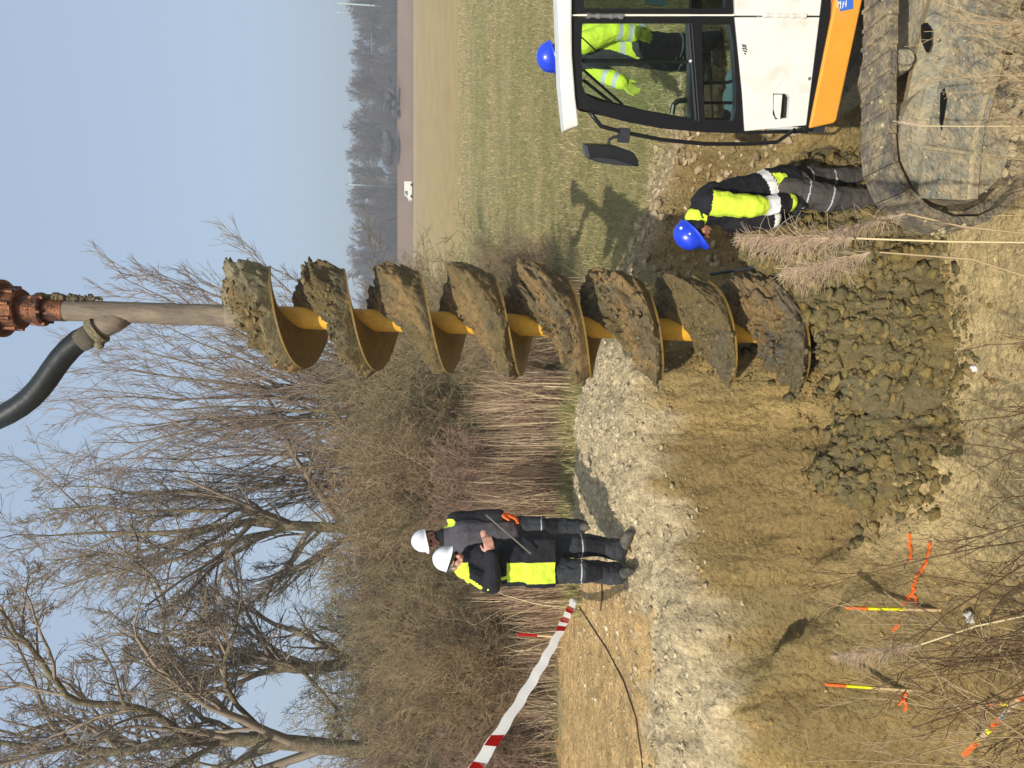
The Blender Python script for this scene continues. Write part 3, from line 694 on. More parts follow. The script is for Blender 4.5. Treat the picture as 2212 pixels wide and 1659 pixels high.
hcol = lerp(hcol, (.33,.25,.13), ss(.35, .0, hsd)*ss(.9, 1.5, HX+.3*fbm(HX*3, HY*3, 3, 91))*.5)
keep = hsd > -.05
I3 = np.arange(HX.size).reshape(HX.shape); kq = keep[:-1,:-1] & keep[1:,1:] & keep[1:,:-1] & keep[:-1,1:]
Fh = np.stack([I3[:-1,:-1][kq], I3[:-1,1:][kq], I3[1:,1:][kq], I3[1:,:-1][kq]], 1)
used = np.unique(Fh); rm = np.full(HX.size, -1); rm[used] = np.arange(len(used)); Fh = rm[Fh]
hme = npmesh('spoil_heap', np.stack([HX.ravel(), HY.ravel(), HZ.ravel()], 1)[used], Fh); setcol(hme, hcol.reshape(-1, 3)[used])
M_heap = mat('heap_clay', (0,0,0), .75, .3, 18, .8, 70, attr='col', spec=.35)
heap = link('spoil_heap', hme, M_heap, smooth=True); tag(heap, 'heap of wet grey brown clay clods on the pit floor under the auger', 'clay heap')

rough_bump(M_heap, [('n', 30, .02), ('n', 90, .008)]); rough_bump(M_claya, [('n', 22, .03), ('n', 80, .010)]); rough_bump(M_clay, [('n', 40, .01)])
# loose clods lying over and round the heap: too many to count
def angular(seed):
    rg = random.Random(seed); bm = bmesh.new()
    for k in range(16):
        v = Vector((rg.gauss(0,1), rg.gauss(0,1), rg.gauss(0,1))).normalized()*rg.uniform(.78, 1.15); bm.verts.new(v)
    bmesh.ops.convex_hull(bm, input=bm.verts); bmesh.ops.triangulate(bm, faces=bm.faces)
    bmesh.ops.subdivide_edges(bm, edges=bm.edges, cuts=1, use_grid_fill=True)
    for v in bm.verts: v.co += Vector((rg.gauss(0,.07), rg.gauss(0,.07), rg.gauss(0,.07)))
    bmesh.ops.triangulate(bm, faces=bm.faces)
    r = (np.array([tuple(v.co) for v in bm.verts]), np.array([[x.index for x in f.verts] for f in bm.faces])); bm.free(); return r
PROTO = [angular(k) for k in range(9)]
def lumps(name, n, place, r0, r1, seed, cols, e=1.6, lift=.25):
    rg = np.random.default_rng(seed); V = []; Fa = []; off = 0; i = 0; Cc = []
    while i < n:
        q = place(rg)
        if q is None: continue
        x, y, z = q; r = r0*(r1/r0)**(rg.random()**e); v, f = PROTO[rg.integers(9)]
        a = rg.random()*6.28; c_, s_ = math.cos(a), math.sin(a); v = v*np.array([1, rg.uniform(.6, 1), rg.uniform(.5, .85)])*r
        w_ = np.stack([v[:, 0]*c_-v[:, 1]*s_, v[:, 0]*s_+v[:, 1]*c_, v[:, 2]], 1)+np.array([x, y, z+r*lift]); V.append(w_); Fa.append(f+off); off += len(v); i += 1
        Cc.append(np.repeat(np.array([cols[rg.integers(len(cols))]])*rg.uniform(.8, 1.2), len(v), 0))
    me = npmesh(name, np.concatenate(V), np.concatenate(Fa)); setcol(me, np.concatenate(Cc)); return link(name, me, M_lump)
M_lump = mat('crumbly_lumps', (0,0,0), .9, .3, 30, .7, 60, attr='col', spec=.15)
def on_heap(rg):
    x = rg.uniform(-1.9, 2.0); y = rg.uniform(4.4, 6.6); i = int((y-gy[0])/.0115); j = int((x-gx[0])/.0115)
    if (x < -.55 and y > 5.3) or (x < -.78 and y > 5.0): return None
    if hsd[i, j] < -.12 or (hsd[i, j] < 0 and rg.random() < .8): return None
    return x, y, (max(float(HZ[i, j]), gh(x, y)) if hsd[i, j] > 0 else gh(x, y)+.01)
cl_ = lumps('clods', 9500, on_heap, .009, .080, 3, [(.19,.142,.05),(.165,.13,.055),(.22,.16,.06),(.14,.115,.052)], 2.6, -.3); tag(cl_, 'loose crumbly clods strewn over and around the clay heap', 'clods', kind='stuff')

cvi = VV.reshape(nth, K, 3)
def on_auger(rg):
    i = rg.integers(40, nth-20); t_ = th2[i]; j = int((.1+.8*rg.random())*K)
    if rg.random() < .75*(1-float(smooth_t[i, 0])) + (.45 if 3.7 < t_ < 5.7 else 0): return None
    p = cvi[i, j]; return p[0], p[1], p[2]
cb2 = lumps('clay_crumbs', 2600, on_auger, .007, .034, 14, [(.165,.128,.06),(.20,.15,.07),(.13,.115,.07)], 1.7, -.1); cb2.parent = aug; tag(cb2, kind='stuff')

# ------------------------------------------------------------------ people
M_skin = mat('skin', (.52,.27,.19), .55, .10, 30, .1, 90)
M_skinr = mat('ruddy_skin', (.42,.19,.13), .55, .12, 30, .1, 90)
M_eye = mat('eye', (.02,.015,.012), .2, 0, 5); M_lip = mat('lips', (.38,.13,.10), .5, .05, 20)
M_hair = mat('dark_hair', (.035,.025,.02), .8, .4, 60, .6, 200)
M_neon = mat('hi_vis_yellow', (.66,.85,.06), .75, .10, 14, .3, 40)
M_jblack = mat('black_jacket_cloth', (.014,.014,.017), .85, .3, 12, .4, 60)
M_refl = mat('reflective_tape', (.80,.80,.78), .45, .06, 20)
M_reflg = mat('grey_reflective_tape', (.50,.55,.56), .5, .08, 20)
M_trg = mat('grey_brown_trousers', (.075,.066,.06), .9, .30, 9, .5, 60)
M_trd = mat('dark_grey_trousers', (.040,.043,.048), .9, .3, 9, .5, 60)
M_shell = mat('grey_softshell', (.075,.07,.08), .85, .15, 9, .3, 50)
M_boot = mat('dusty_boots', (.05,.05,.045), .85, .35, 20, .4, 60, col2=(.14,.12,.085))
M_hblue = mat('blue_helmet', (.015,.055,.62), .28, .03, 5, spec=.6)
M_hwhite = mat('white_helmet', (.78,.79,.82), .35, .03, 5, spec=.5)
M_orgl = mat('orange_glove', (.90,.16,.03), .8, .1, 20); M_dglove = mat('dark_glove', (.02,.022,.02), .8, .3, 20)
M_ngl = mat('dirty_yellow_glove', (.40,.48,.06), .8, .3, 20); M_grey = mat('grey_cap_band', (.11,.115,.12), .7, .1, 20)
TXT = bpy.data.textures.new('folds', 'CLOUDS'); TXT.noise_scale = .11; TXT.noise_depth = 2

def remesh(name, mb, vox, mats, parent, org, smooth=4, fold=0., cls=None):
    me = mesh(name, mb.v, mb.f); o = bpy.data.objects.new(name, me); C.objects.link(o)
    md = o.modifiers.new('r', 'REMESH'); md.mode = 'VOXEL'; md.voxel_size = vox
    if smooth: m2 = o.modifiers.new('s', 'SMOOTH'); m2.iterations = smooth; m2.factor = .5
    if fold:
        m3 = o.modifiers.new('d', 'DISPLACE'); m3.texture = TXT; m3.strength = fold; m3.mid_level = .5; m3.texture_coords = 'LOCAL'
    dg = bpy.context.evaluated_depsgraph_get(); dg.update()
    m_ = bpy.data.meshes.new_from_object(o.evaluated_get(dg)); C.objects.unlink(o); bpy.data.objects.remove(o)
    m_.name = name; m_.materials.clear()
    n = len(m_.vertices); co = np.empty(n*3, np.float32); m_.vertices.foreach_get('co', co); co = co.reshape(-1, 3)
    if cls is not None:
        nf = len(m_.polygons); cc_ = np.empty(nf*3, np.float32); m_.polygons.foreach_get('center', cc_); cc_ = cc_.reshape(-1, 3)
        m_.polygons.foreach_set('material_index', cls(cc_).astype(np.int32))
    co = co-np.array(org); m_.vertices.foreach_set('co', co.ravel().astype(np.float32)); m_.update()
    return link(name, m_, mats, parent, True)
def seg_t(p, a, b):
    a = np.array(a); b = np.array(b); e = b-a; t = ((p-a)@e)/(e@e); tc = np.clip(t, 0, 1)
    return t, np.linalg.norm(p-(a+tc[:, None]*e), axis=1)
def hand(mb, wrist, d, palm_n, side, s=1., curl=.5):
    """palm, four bent fingers and a thumb; d = towards the fingers, palm_n = way the palm faces, side = +1/-1 thumb side"""
    d = Vector(d).normalized(); n = Vector(palm_n); n = (n-d*n.dot(d)).normalized(); w_ = d.cross(n)*side
    W = Vector(wrist)
    mb.cap(W-d*.03, W+d*.03, .026*s, .028*s)
    for k in (-1.5, -.5, .5, 1.5):
        mb.cap(W+d*.02+w_*k*.012*s, W+d*.085*s+w_*k*.020*s, .017*s, .015*s)
    for k, ln in ((-1.5, .85), (-.5, 1.), (.5, .95), (1.5, .75)):
        k = -k; p = W+d*.088*s+w_*k*.021*s; q = p
        dd = d.copy()
        for j, l in enumerate((.040, .028, .022)):
            a = curl*(.5+.5*j); dd = (dd*math.cos(a)+n*math.sin(a)).normalized(); e = q+dd*l*ln*s; mb.cap(q, e, (.0100-.0010*j)*s, (.0095-.0012*j)*s, 8); q = e
            nn = n; n2 = (n-dd*n.dot(dd)).normalized(); n_save = n; n = n2
        n = Vector(palm_n); n = (n-d*n.dot(d)).normalized()
    p = W+d*.025*s+w_*.030*s; q = p+(w_*.75+d*.7+n*.25).normalized()*.038*s; mb.cap(p, q, .014*s, .012*s, 8)
    mb.cap(q, q+(d*.9+w_*.15+n*.35).normalized()*.034*s, .012*s, .009*s, 8)
def head(mb, c, f, u, k=.86):
    """skull, jaw, nose, brow, ears, lips; c centre of head, f facing, u up"""
    f = Vector(f).normalized(); u = Vector(u); u = (u-f*u.dot(f)).normalized(); r = f.cross(u)
    Mh = Matrix((r, f, u)).transposed()
    P3 = lambda a, b, c_: Vector(c)+(r*a+f*b+u*c_)*k
    Mh = Mh*k
    mb.ball(P3(0,-.012,.03), 1, (.078,.098,.090), 20, Mh); mb.ball(P3(0,.018,-.035), 1, (.064,.074,.080), 18, Mh)
    mb.ball(P3(0,.060,-.090), 1, (.032,.028,.024), 12, Mh)
    mb.cap(P3(0,.088,.012), P3(0,.108,-.026), .010, .0155, 8); mb.cap(P3(-.030,.082,.030), P3(.030,.082,.030), .012, .012, 8)
    for s in (-1, 1):
        mb.ball(P3(.080*s,-.008,-.008), 1, (.012,.022,.032), 10, Mh); mb.ball(P3(.042*s,.062,-.02), 1, (.022,.02,.024), 10, Mh)
    mb.cap(P3(-.022,.084,-.060), P3(.022,.084,-.060), .009, .009, 8)
    return Mh, P3
def face_parts(root, org, P3, beard=False, glasses=False):
    O = Vector(org)
    for s in (-1, 1):
        m = MB(); m.ball(P3(.031*s,.078,.006)-O, .0135); m.build('eye', M_eye, root, smooth=True)
    m = MB(); m.cap(P3(-.021,.0935,-.060)-O, P3(.021,.0935,-.060)-O, .0035, .0035, 8); m.build('mouth', M_lip, root, smooth=True)
    if glasses:
        m = MB()
        for s in (-1, 1): m.ball(P3(.032*s,.090,.004)-O, 1, (.024,.007,.016), 12, Matrix((P3(1,0,0)-P3(0,0,0), P3(0,1,0)-P3(0,0,0), P3(0,0,1)-P3(0,0,0))).transposed())
        m.cap(P3(-.012,.098,.008)-O, P3(.012,.098,.008)-O, .003, .003, 6)
        for s in (-1, 1): m.cap(P3(.055*s,.085,.008)-O, P3(.082*s,-.005,.008)-O, .003, .003, 6)
        m.build('sunglasses', M_eye, root, smooth=True, fix=False)
def helmet(root, org, c, f, u, m, s=1.):
    f = Vector(f).normalized(); u = Vector(u); u = (u-f*u.dot(f)).normalized(); r = f.cross(u); O = Vector(org)
    V = []; Fc = []; n = 36; prof = [(0,.142),(.35,.139),(.62,.126),(.85,.095),(.96,.055),(1.0,.0),(1.035,-.018)]
    k = 12
    for i in range(k+1):
        th = math.pi/2*i/k; z = .138*math.cos(th); rr = math.sin(th)
        for j in range(n):
            ph = 2*math.pi*j/n; ridge = 1+.02*max(0, math.cos(ph*2))**8*(1 if i < k-2 else 0)
            V.append(O*0+Vector(c)-O+(r*.118*rr*math.cos(ph)+f*.148*rr*math.sin(ph)+u*z*ridge)*s)
    for z, a in ((-.018, 1.01), (-.022, 1.06)):
        for j in range(n):
            ph = 2*math.pi*j/n; fr = max(0, math.sin(ph)); pk = .065*fr**3
            V.append(Vector(c)-O+(r*(.118*a)*math.cos(ph)+f*((.148*a)*math.sin(ph)+pk)+u*(z-.010*fr**3))*s)
    rows = k+3
    for i in range(rows-1):
        for j in range(n): Fc.append((i*n+j, (i+1)*n+j, (i+1)*n+(j+1) % n, i*n+(j+1) % n))
    me = mesh('helmet', V, Fc); o = link('helmet', me, m, root, True)
    sm_ = o.modifiers.new('t', 'SOLIDIFY'); sm_.thickness = .004; sm_.offset = -1
    return o
def boot(mb, heel, d, s=1.):
    d = Vector(d).normalized(); H = Vector(heel); u = Vector((0,0,1)); w_ = d.cross(u)
    mb.cap(H+u*.17, H+u*.07, .060, .058); mb.cap(H+u*.050-d*.01, H+u*.045+d*.13, .048, .046); mb.cap(H+u*.04+d*.10, H+u*.036+d*.19, .046, .038)
    mb.cap(H+u*.018-d*.025, H+u*.016+d*.20, .028, .026)
def person(name, label, org, group=None):
    t = empty(name, org, 0, label, 'person', group); return t

# --- worker in the pit beside the track (blue helmet, head bent, facing picture-bottom)
def P_(px, py, Y): return at(px, py, Y)
org = P_(1893, 398, 5.42); org.z = gh(org.x, org.y)+.0; O = org
t = person('person', 'worker in blue helmet with bent head, black and yellow jacket, beside the excavator track', org)
pel = P_(1695,403,5.44); wai = P_(1635,420,5.44); che = P_(1565,440,5.44); nck = P_(1512,463,5.42); hc = P_(1505,498,5.42)
fd = Vector((-.72,-.34,-.60)).normalized(); ud = Vector((-.62,-.05,.78)).normalized()
hipN = P_(1700,412,5.33); hipF = P_(1700,392,5.55); knN = P_(1790,428,5.28); knF = P_(1790,388,5.58)
ftN = P_(1893,432,5.30); ftF = P_(1893,384,5.58); ftN.z = gh(ftN.x, ftN.y)-.01; ftF.z = gh(ftF.x, ftF.y)-.01
shN = P_(1535,437,5.24); shF = P_(1535,437,5.66); elN = P_(1625,446,5.18); elF = P_(1620,470,5.68); wrN = P_(1708,438,5.22); wrF = P_(1700,472,5.60)
b = MB(); Mh, P3 = head(b, hc, fd, ud)
b.cap(nck, hc, .055, .055); b.cap(che, nck, .12, .07); b.cap(pel, che, .13, .14); b.cap(shN, shF, .07, .07)
for a_, e_, w2 in ((shN, elN, wrN), (shF, elF, wrF)): b.cap(a_, e_, .05, .04); b.cap(e_, w2, .04, .028)
for h_, k_, f_ in ((hipN, knN, ftN), (hipF, knF, ftF)): b.cap(h_, k_, .08, .055); b.cap(k_, f_+Vector((0,0,.1)), .055, .04)
remesh('body', b, .0065, [M_skinr], t, O, 3)
face_parts(t, O, P3)
helmet(t, O, hc+ud*.068+fd*-.012, fd, ud, M_hblue, .84)
g_ = MB()
for (x_, y_, z_) in ((0,-.03,.128),(0,.07,.108)): pass
hd = MB(); hd.ball(P3(0,-.045,.0), 1, (.094,.088,.105), 18, Mh); hd.ball(P3(0,.0,.045), 1, (.097,.10,.075), 18, Mh); hd.cap(P3(0,-.06,-.06), nck+Vector((.03,0,0)), .075, .085)
remesh('balaclava', hd, .008, [M_jblack], t, O, 2)
ear = MB(); ear.ball(P3(-.095,.0,.0), 1, (.03,.045,.055), 14, Mh); ear.ball(P3(.095,.0,.0), 1, (.03,.045,.055), 14, Mh)
for k_, s_ in enumerate((-1, 1)):
    m = MB(); m.ball(P3(.095*s_,.0,-.005)-O, 1, (.026,.040,.052), 14, Mh); m.build('ear_defender', M_jblack, t, smooth=True)
m = MB(); m.tube([P3(0.02,.07,-.10)-O, P3(.0,.05,-.15)-O, P3(-.03,.02,-.19)-O, nck-O+Vector((-.07,-.03,-.09))], .006, 6); m.build('chin_strap', M_dglove, t)
stk_ = MB()
for a_, b2 in (((-.02,-.06,.150),(.02,-.03,.150)), ):
    pass
for q in ((-.095,.02,.085), (-.085,-.07,.095)):
    m = MB(); m.ball(P3(*q)+ud*.03-fd*.01-O, 1, (.016,.018,.016), 8, Mh); m.build('helmet_sticker', M_refl, t, smooth=True)
j = MB()
front = lambda px, py, Y: P_(px, py, Y)
j.cap(pel+Vector((-.01,0,.02)), wai, .178, .172); j.cap(wai, che, .172, .175); j.cap(che, nck+Vector((.02,0,-.05)), .165, .10)
j.cap(P_(1600,478,5.42), P_(1660,468,5.42), .085, .10); j.cap(P_(1580,468,5.45), P_(1640,462,5.45), .12, .12)
j.cap(P_(1540,420,5.44), P_(1510,434,5.44), .10, .07)                           # hood on the back
j.cap(P_(1500,470,5.42), P_(1512,485,5.42), .075, .06)                          # collar
for a_, e_, w2 in ((shN, elN, wrN), (shF, elF, wrF)): j.cap(a_, e_, .098, .082); j.cap(e_, e_.lerp(w2, .96), .082, .066)
def cls(p):
    idx = np.zeros(len(p)); tN, dN = seg_t(p, shN, elN); t2, d2 = seg_t(p, elN, wrN)
    arm = (np.minimum(dN, d2) < .108) & (p[:, 1] < 5.30)
    s = np.where((dN < d2), np.clip(tN, 0, 1)*.52, .52+.48*t2)
    idx[arm & (s > .0) & (s < .66)] = 1; idx[arm & (s >= .66) & (s < .80)] = 2; idx[arm & (s > .965)] = 1
    tt_, _ = seg_t(p, nck, pel)
    tor = ~arm
    idx[tor & (tt_ > .70) & (tt_ < .79)] = 2
    idx[tor & (tt_ > .80) & (tt_ < .93) & (p[:, 0] < pel.x+.06) & (p[:,0] > pel.x-.05)] = 1
    dcol = np.linalg.norm(p-np.array(P_(1502,472,5.38)), axis=1); idx[(dcol < .088)] = 1
    return idx
remesh('jacket', j, .0095, [M_jblack, M_neon, M_refl], t, O, 3, .038, cls)
l = MB()
for h_, k_, f_ in ((hipN, knN, ftN), (hipF, knF, ftF)):
    l.cap(h_, k_, .118, .098); l.cap(k_, f_+Vector((0,0,.10)), .098, .080)
l.cap(pel, pel+Vector((0,0,-.08)), .15, .14)
def clt(p):
    i_ = np.zeros(len(p))
    for h_, k_ in ((hipN, knN), (hipF, knF)):
        tt_, d_2 = seg_t(p, h_, k_); i_[(d_2 < .14) & (((tt_ > .42) & (tt_ < .455)) | ((tt_ > .98) & (tt_ < 1.02)))] = 1
    return i_
remesh('trousers', l, .0095, [M_trg, M_reflg], t, O, 3, .045, clt)
for f_ in (ftN, ftF):
    bt_ = MB(); boot(bt_, f_, (-.9,-.15,0)); remesh('boot', bt_, .008, [M_boot], t, O, 2)
for w2, e_, sd_ in ((wrN, elN, 1), (wrF, elF, -1)):
    gm = MB(); hand(gm, w2, (w2-e_)+Vector((0,0,-.02)), (-.3,.9*sd_,0), sd_, 1.12, .55); remesh('glove', gm, .0055, [M_dglove], t, O, 1)

# --- the man in front on the bank (white helmet, looks to picture-top)
def stand(name, label, O, J, mats, opt):
    t = person(name, label, O); b = MB(); Mh, P3 = head(b, J['hc'], J['fd'], J['ud'])
    b.cap(J['nck'], J['hc'], .058, .058); b.cap(J['che'], J['nck'], .12, .065); b.cap(J['pel'], J['che'], .13, .14); b.cap(J['sh'][0], J['sh'][1], .06, .06)
    for a_, e_, w2 in zip(J['sh'], J['el'], J['wr']): b.cap(a_, e_, .048, .04); b.cap(e_, w2, .04, .028)
    for h_, k_, f_ in zip(J['hip'], J['kn'], J['ft']): b.cap(h_, k_, .08, .055); b.cap(k_, f_+Vector((0,0,.1)), .055, .04)
    for i, (w2, e_) in enumerate(zip(J['wr'], J['el'])):
        if i not in opt.get('gl', ()): hand(b, w2, J['hd'][i], J['hn'][i], (1, -1)[i], 1., .6)
    remesh('body', b, .0065, [J['skin']], t, O, 3); face_parts(t, O, P3, glasses=opt.get('glasses'))
    helmet(t, O, J['hc']+J['ud']*.072, J['fd'], J['ud'], opt['helmet'], opt.get('hs', .80))
    l = MB()
    for h_, k_, f_ in zip(J['hip'], J['kn'], J['ft']): l.cap(h_, k_, .118, .096); l.cap(k_, f_+Vector((0,0,.09)), .096, .088)
    l.cap(J['pel'], J['pel']+Vector((0,0,-.08)), .15, .13)
    def clt(p):
        i_ = np.zeros(len(p))
        for h_, k_ in zip(J['hip'], J['kn']):
            tt_, d_2 = seg_t(p, h_, k_); i_[(d_2 < .14) & (((tt_ > .90) & (tt_ < .925)))] = 1
            tt_, d_2 = seg_t(p, k_, k_+(k_-h_)*.6)
            i_[(d_2 < .12) & (tt_ > .0) & (tt_ < .75) & (p[:, 1] < k_.y-.04)] = 2
        return i_
    remesh('trousers', l, .0095, [M_trd, M_reflg, M_jblack], t, O, 3, .045, clt)
    for f_, d_ in zip(J['ft'], J['fdir']):
        bt_ = MB(); boot(bt_, f_, d_); remesh('boot', bt_, .008, [M_boot], t, O, 2)
    return t, P3, Mh
YA = 6.06
O = atz(1366, 1206, .0); O.z = 0
def zf(p):
    p = p.copy(); p.z = gh(p.x, p.y)-.005; return p
J = dict(hc=P_(982,1211,YA), fd=Vector((.62,-.76,-.12)).normalized(), ud=Vector((.22,-.02,.97)), nck=P_(1010,1222,YA+.02), che=P_(1050,1222,YA+.02), pel=P_(1165,1208,YA+.02),
  sh=[P_(1022,1240,YA-.08), P_(1022,1200,YA+.24)], el=[P_(1062,1262,YA-.20), P_(1085,1185,YA+.30)], wr=[P_(1062,1196,YA-.30), P_(1056,1172,YA+.05)],
  hip=[P_(1175,1232,YA-.06), P_(1175,1182,YA+.08)], kn=[P_(1262,1232,YA-.10), P_(1262,1178,YA+.06)], ft=[zf(P_(1345,1240,YA-.02)), zf(P_(1348,1186,YA+.02))],
  hd=[Vector((.9,.2,.25)), Vector((.5,-.5,.5))], hn=[Vector((0,1,0)), Vector((0,.4,-1))], fdir=[Vector((.35,-.9,0)), Vector((.75,-.6,0))], skin=M_skin)
t, P3, Mh = stand('person', 'man in white helmet and black jacket with yellow hem panel, standing on the gravel bank', O, J, None, dict(helmet=M_hwhite, glasses=True))
cpm = MB(); cpm.ball(P3(0,-.030,.015), 1, (.090,.090,.100), 18, Mh); remesh('cap_liner', cpm, .008, [M_grey], t, O, 2)
pv = MB(); pv.ball(P3(0,.02,.040), 1, (.086,.10,.022), 18, Mh); remesh('sweatband', pv, .006, [M_grey], t, O, 1)
j = MB()
j.cap(J['pel']+Vector((0,0,.08)), J['che'], .20, .185); j.box((J['pel'].x-.185, J['pel'].y-.22, J['pel'].z-.10), (J['pel'].x+.21, J['pel'].y+.18, J['pel'].z+.15)); j.cap(J['che'], J['nck'], .165, .095); j.cap(J['pel']+Vector((.05,-.05,.02)), J['che']+Vector((.06,-.05,0)), .16, .14)
for a_, e_, w2 in zip(J['sh'], J['el'], J['wr']): j.cap(a_, e_, .092, .080); j.cap(e_, e_.lerp(w2, .93), .080, .058)
j.cap(J['nck']+Vector((-.02,0,.03)), J['nck']+Vector((.04,-.02,.02)), .085, .08)
shx, elx = J['sh'][0], J['el'][0]; pelA = J['pel']; nckA = J['nck']
def cls(p):
    idx = np.zeros(len(p)); ta, da = seg_t(p, nckA, pelA); tn, dn = seg_t(p, shx, elx); t2, d2 = seg_t(p, elx, J['wr'][0])
    arm = (np.minimum(dn, d2) < .112) & (p[:, 1] < 6.02)
    x = p[:, 0]
    idx[(~arm) & (ta > .50) & (x < pelA.x+.02) & (x > pelA.x-.145) & (p[:, 1] < pelA.y-.03)] = 1
    idx[(p[:, 2] > nckA.z+.0) & (x < nckA.x+.05)] = 1
    idx[(p[:, 2] > nckA.z+.055) & (x > nckA.x+.05)] = 1
    # piping on the shoulder and under the arm
    q0 = np.array(P_(1002,1249,YA-.16)); q1 = np.array(P_(1040,1270,YA-.22)); q2 = np.array(P_(1052,1270,YA-.22)); q3 = np.array(P_(1098,1246,YA-.14))
    for a_, b2 in ((q0, q1), (q2, q3)):
        t_, d_2 = seg_t(p*[1,.25,1], a_*[1,.25,1], b2*[1,.25,1]); idx[(d_2 < .016) & (t_ > -.02) & (t_ < 1.02) & (p[:, 1] < YA)] = 1
    t_, d_2 = seg_t(p*[1,.2,1], np.array(P_(1022,1200,YA))*[1,.2,1], np.array(P_(1062,1214,YA))*[1,.2,1]); idx[(d_2 < .012) & (p[:, 1] < YA)] = 1
    t_, d_2 = seg_t(p*[1,.2,1], np.array(P_(1052,1213,YA))*[1,.2,1], np.array(P_(1066,1252,YA))*[1,.2,1]); idx[(d_2 < .007) & (p[:, 1] < YA)] = 2
    return idx
remesh('jacket', j, .0095, [M_jblack, M_neon, M_reflg], t, O, 3, .036, cls)

# --- the man behind him (white helmet, grey softshell, orange glove)
YB = 7.35
O = P_(1266,1140,YB); O.z = gh(O.x, O.y)
J = dict(hc=P_(930,1165,YB), fd=Vector((-.38,-.90,-.12)).normalized(), ud=Vector((-.12,-.2,.97)), nck=P_(960,1160,YB), che=P_(1002,1154,YB), pel=P_(1095,1150,YB),
  sh=[P_(985,1122,YB+.03), P_(985,1186,YB-.03)][::-1], el=[P_(1040,1196,YB-.05), P_(1030,1118,YB+.02)], wr=[P_(1075,1190,YB-.18), P_(1082,1112,YB-.10)],
  hip=[P_(1105,1165,YB), P_(1105,1136,YB+.04)], kn=[P_(1178,1170,YB-.05), P_(1175,1138,YB-.02)], ft=[zf(P_(1250,1172,YB+.05)), zf(P_(1255,1138,YB))],
  hd=[Vector((.3,-.3,-.9)), Vector((-.1,-.3,-.9))], hn=[Vector((1,0,0)), Vector((-1,0,0))], fdir=[Vector((-.4,-.9,0)), Vector((.2,-.95,0))], skin=M_skinr)
t, P3, Mh = stand('person', 'man in white helmet and grey softshell with an orange glove, behind the other man', O, J, None, dict(helmet=M_hwhite, hs=.86, gl=(1,)))
hr = MB(); hr.ball(P3(0,-.03,.0), 1, (.086,.092,.095), 18, Mh); remesh('hair', hr, .008, [M_hair], t, O, 1)
j = MB(); j.cap(J['pel'], J['che'], .175, .18); j.cap(J['che'], J['nck'], .16, .09)
for a_, e_, w2 in zip(J['sh'], J['el'], J['wr']): j.cap(a_, e_, .088, .075); j.cap(e_, e_.lerp(w2, .95), .075, .058)
j.cap(J['nck'], J['nck']+Vector((0,0,.05)), .080, .072)
chB = J['che']
def cls(p):
    idx = np.zeros(len(p)); tn, dn = seg_t(p, J['sh'][1], J['el'][1]); t2, d2 = seg_t(p, J['el'][1], J['wr'][1])
    arm = (np.minimum(dn, d2) < .105) & (p[:, 0] > chB.x+.13); idx[arm] = 1
    t_, d_2 = seg_t(p*[1,.2,1], np.array(P_(955,1134,YB))*[1,.2,1], np.array(P_(975,1127,YB))*[1,.2,1]); idx[(d_2 < .035)] = 2
    t_, d_2 = seg_t(p*[1,.2,1], np.array(P_(1002,1126,YB))*[1,.2,1], np.array(P_(1030,1128,YB))*[1,.2,1]); idx[(d_2 < .024)] = 2
    idx[(p[:, 2] > J['nck'].z+.01)] = 1
    tn, dn = seg_t(p, J['sh'][0], J['el'][0]); idx[(dn < .1) & (p[:, 0] < chB.x-.16)] = 1
    return idx
remesh('jacket', j, .0095, [M_shell, M_jblack, M_neon], t, O, 3, .022, cls)
gm = MB(); hand(gm, J['wr'][1], J['hd'][1], J['hn'][1], -1, 1.2, .45); remesh('glove', gm, .0055, [M_orgl], t, O, 1)
stick = MB(); stick.tube([P_(1050,1112,5.78), P_(1147,1196,5.78)], .008, 6); so2 = stick.build('stick', mat('grey_stick', (.16,.15,.12), .8, .2, 20), None)
tag(so2, 'thin grey stick held slanting across the black jacket on the bank', 'stick')

# --- the man behind the excavator cab (blue helmet, hi-vis jacket)
YD = 6.55
O = P_(1590,112,YD); O.z = gh(O.x, O.y)
J = dict(hc=P_(1205,120,YD), fd=Vector((-.9,.25,-.3)).normalized(), ud=Vector((-.25,0,.97)), nck=P_(1238,108,YD), che=P_(1285,104,YD), pel=P_(1375,104,YD),
  sh=[P_(1262,92,YD-.2), P_(1262,128,YD+.22)], el=[P_(1325,66,YD-.24), P_(1300,160,YD+.24)], wr=[P_(1372,72,YD-.22), P_(1345,178,YD+.16)],
  hip=[P_(1385,98,YD-.09), P_(1385,118,YD+.09)], kn=[P_(1475,98,YD-.1), P_(1475,132,YD+.1)], ft=[zf(P_(1570,90,YD-.1)), zf(P_(1570,128,YD+.1))],
  hd=[Vector((-.2,0,-1)), Vector((-.6,0,-.8))], hn=[Vector((0,1,0)), Vector((0,-1,0))], fdir=[Vector((-1,.1,0)), Vector((-1,.1,0))], skin=M_skin)
t, P3, Mh = stand('person', 'man in blue helmet and bright hi-vis jacket seen through the excavator cab windows', O, J, None, dict(helmet=M_hblue, hs=.9, gl=(0,1)))
hr = MB(); hr.ball(P3(0,-.03,.0), 1, (.086,.092,.095), 18, Mh); remesh('hair', hr, .008, [M_hair], t, O, 1)
j = MB(); j.cap(J['pel']+Vector((.06,0,.02)), J['che']+Vector((.06,0,0)), .17, .18); j.cap(J['che'], J['nck'], .16, .10); j.cap(J['pel'], J['che'], .15, .16)
for a_, e_, w2 in zip(J['sh'], J['el'], J['wr']): j.cap(a_, e_, .098, .085); j.cap(e_, e_.lerp(w2, .93), .085, .068)
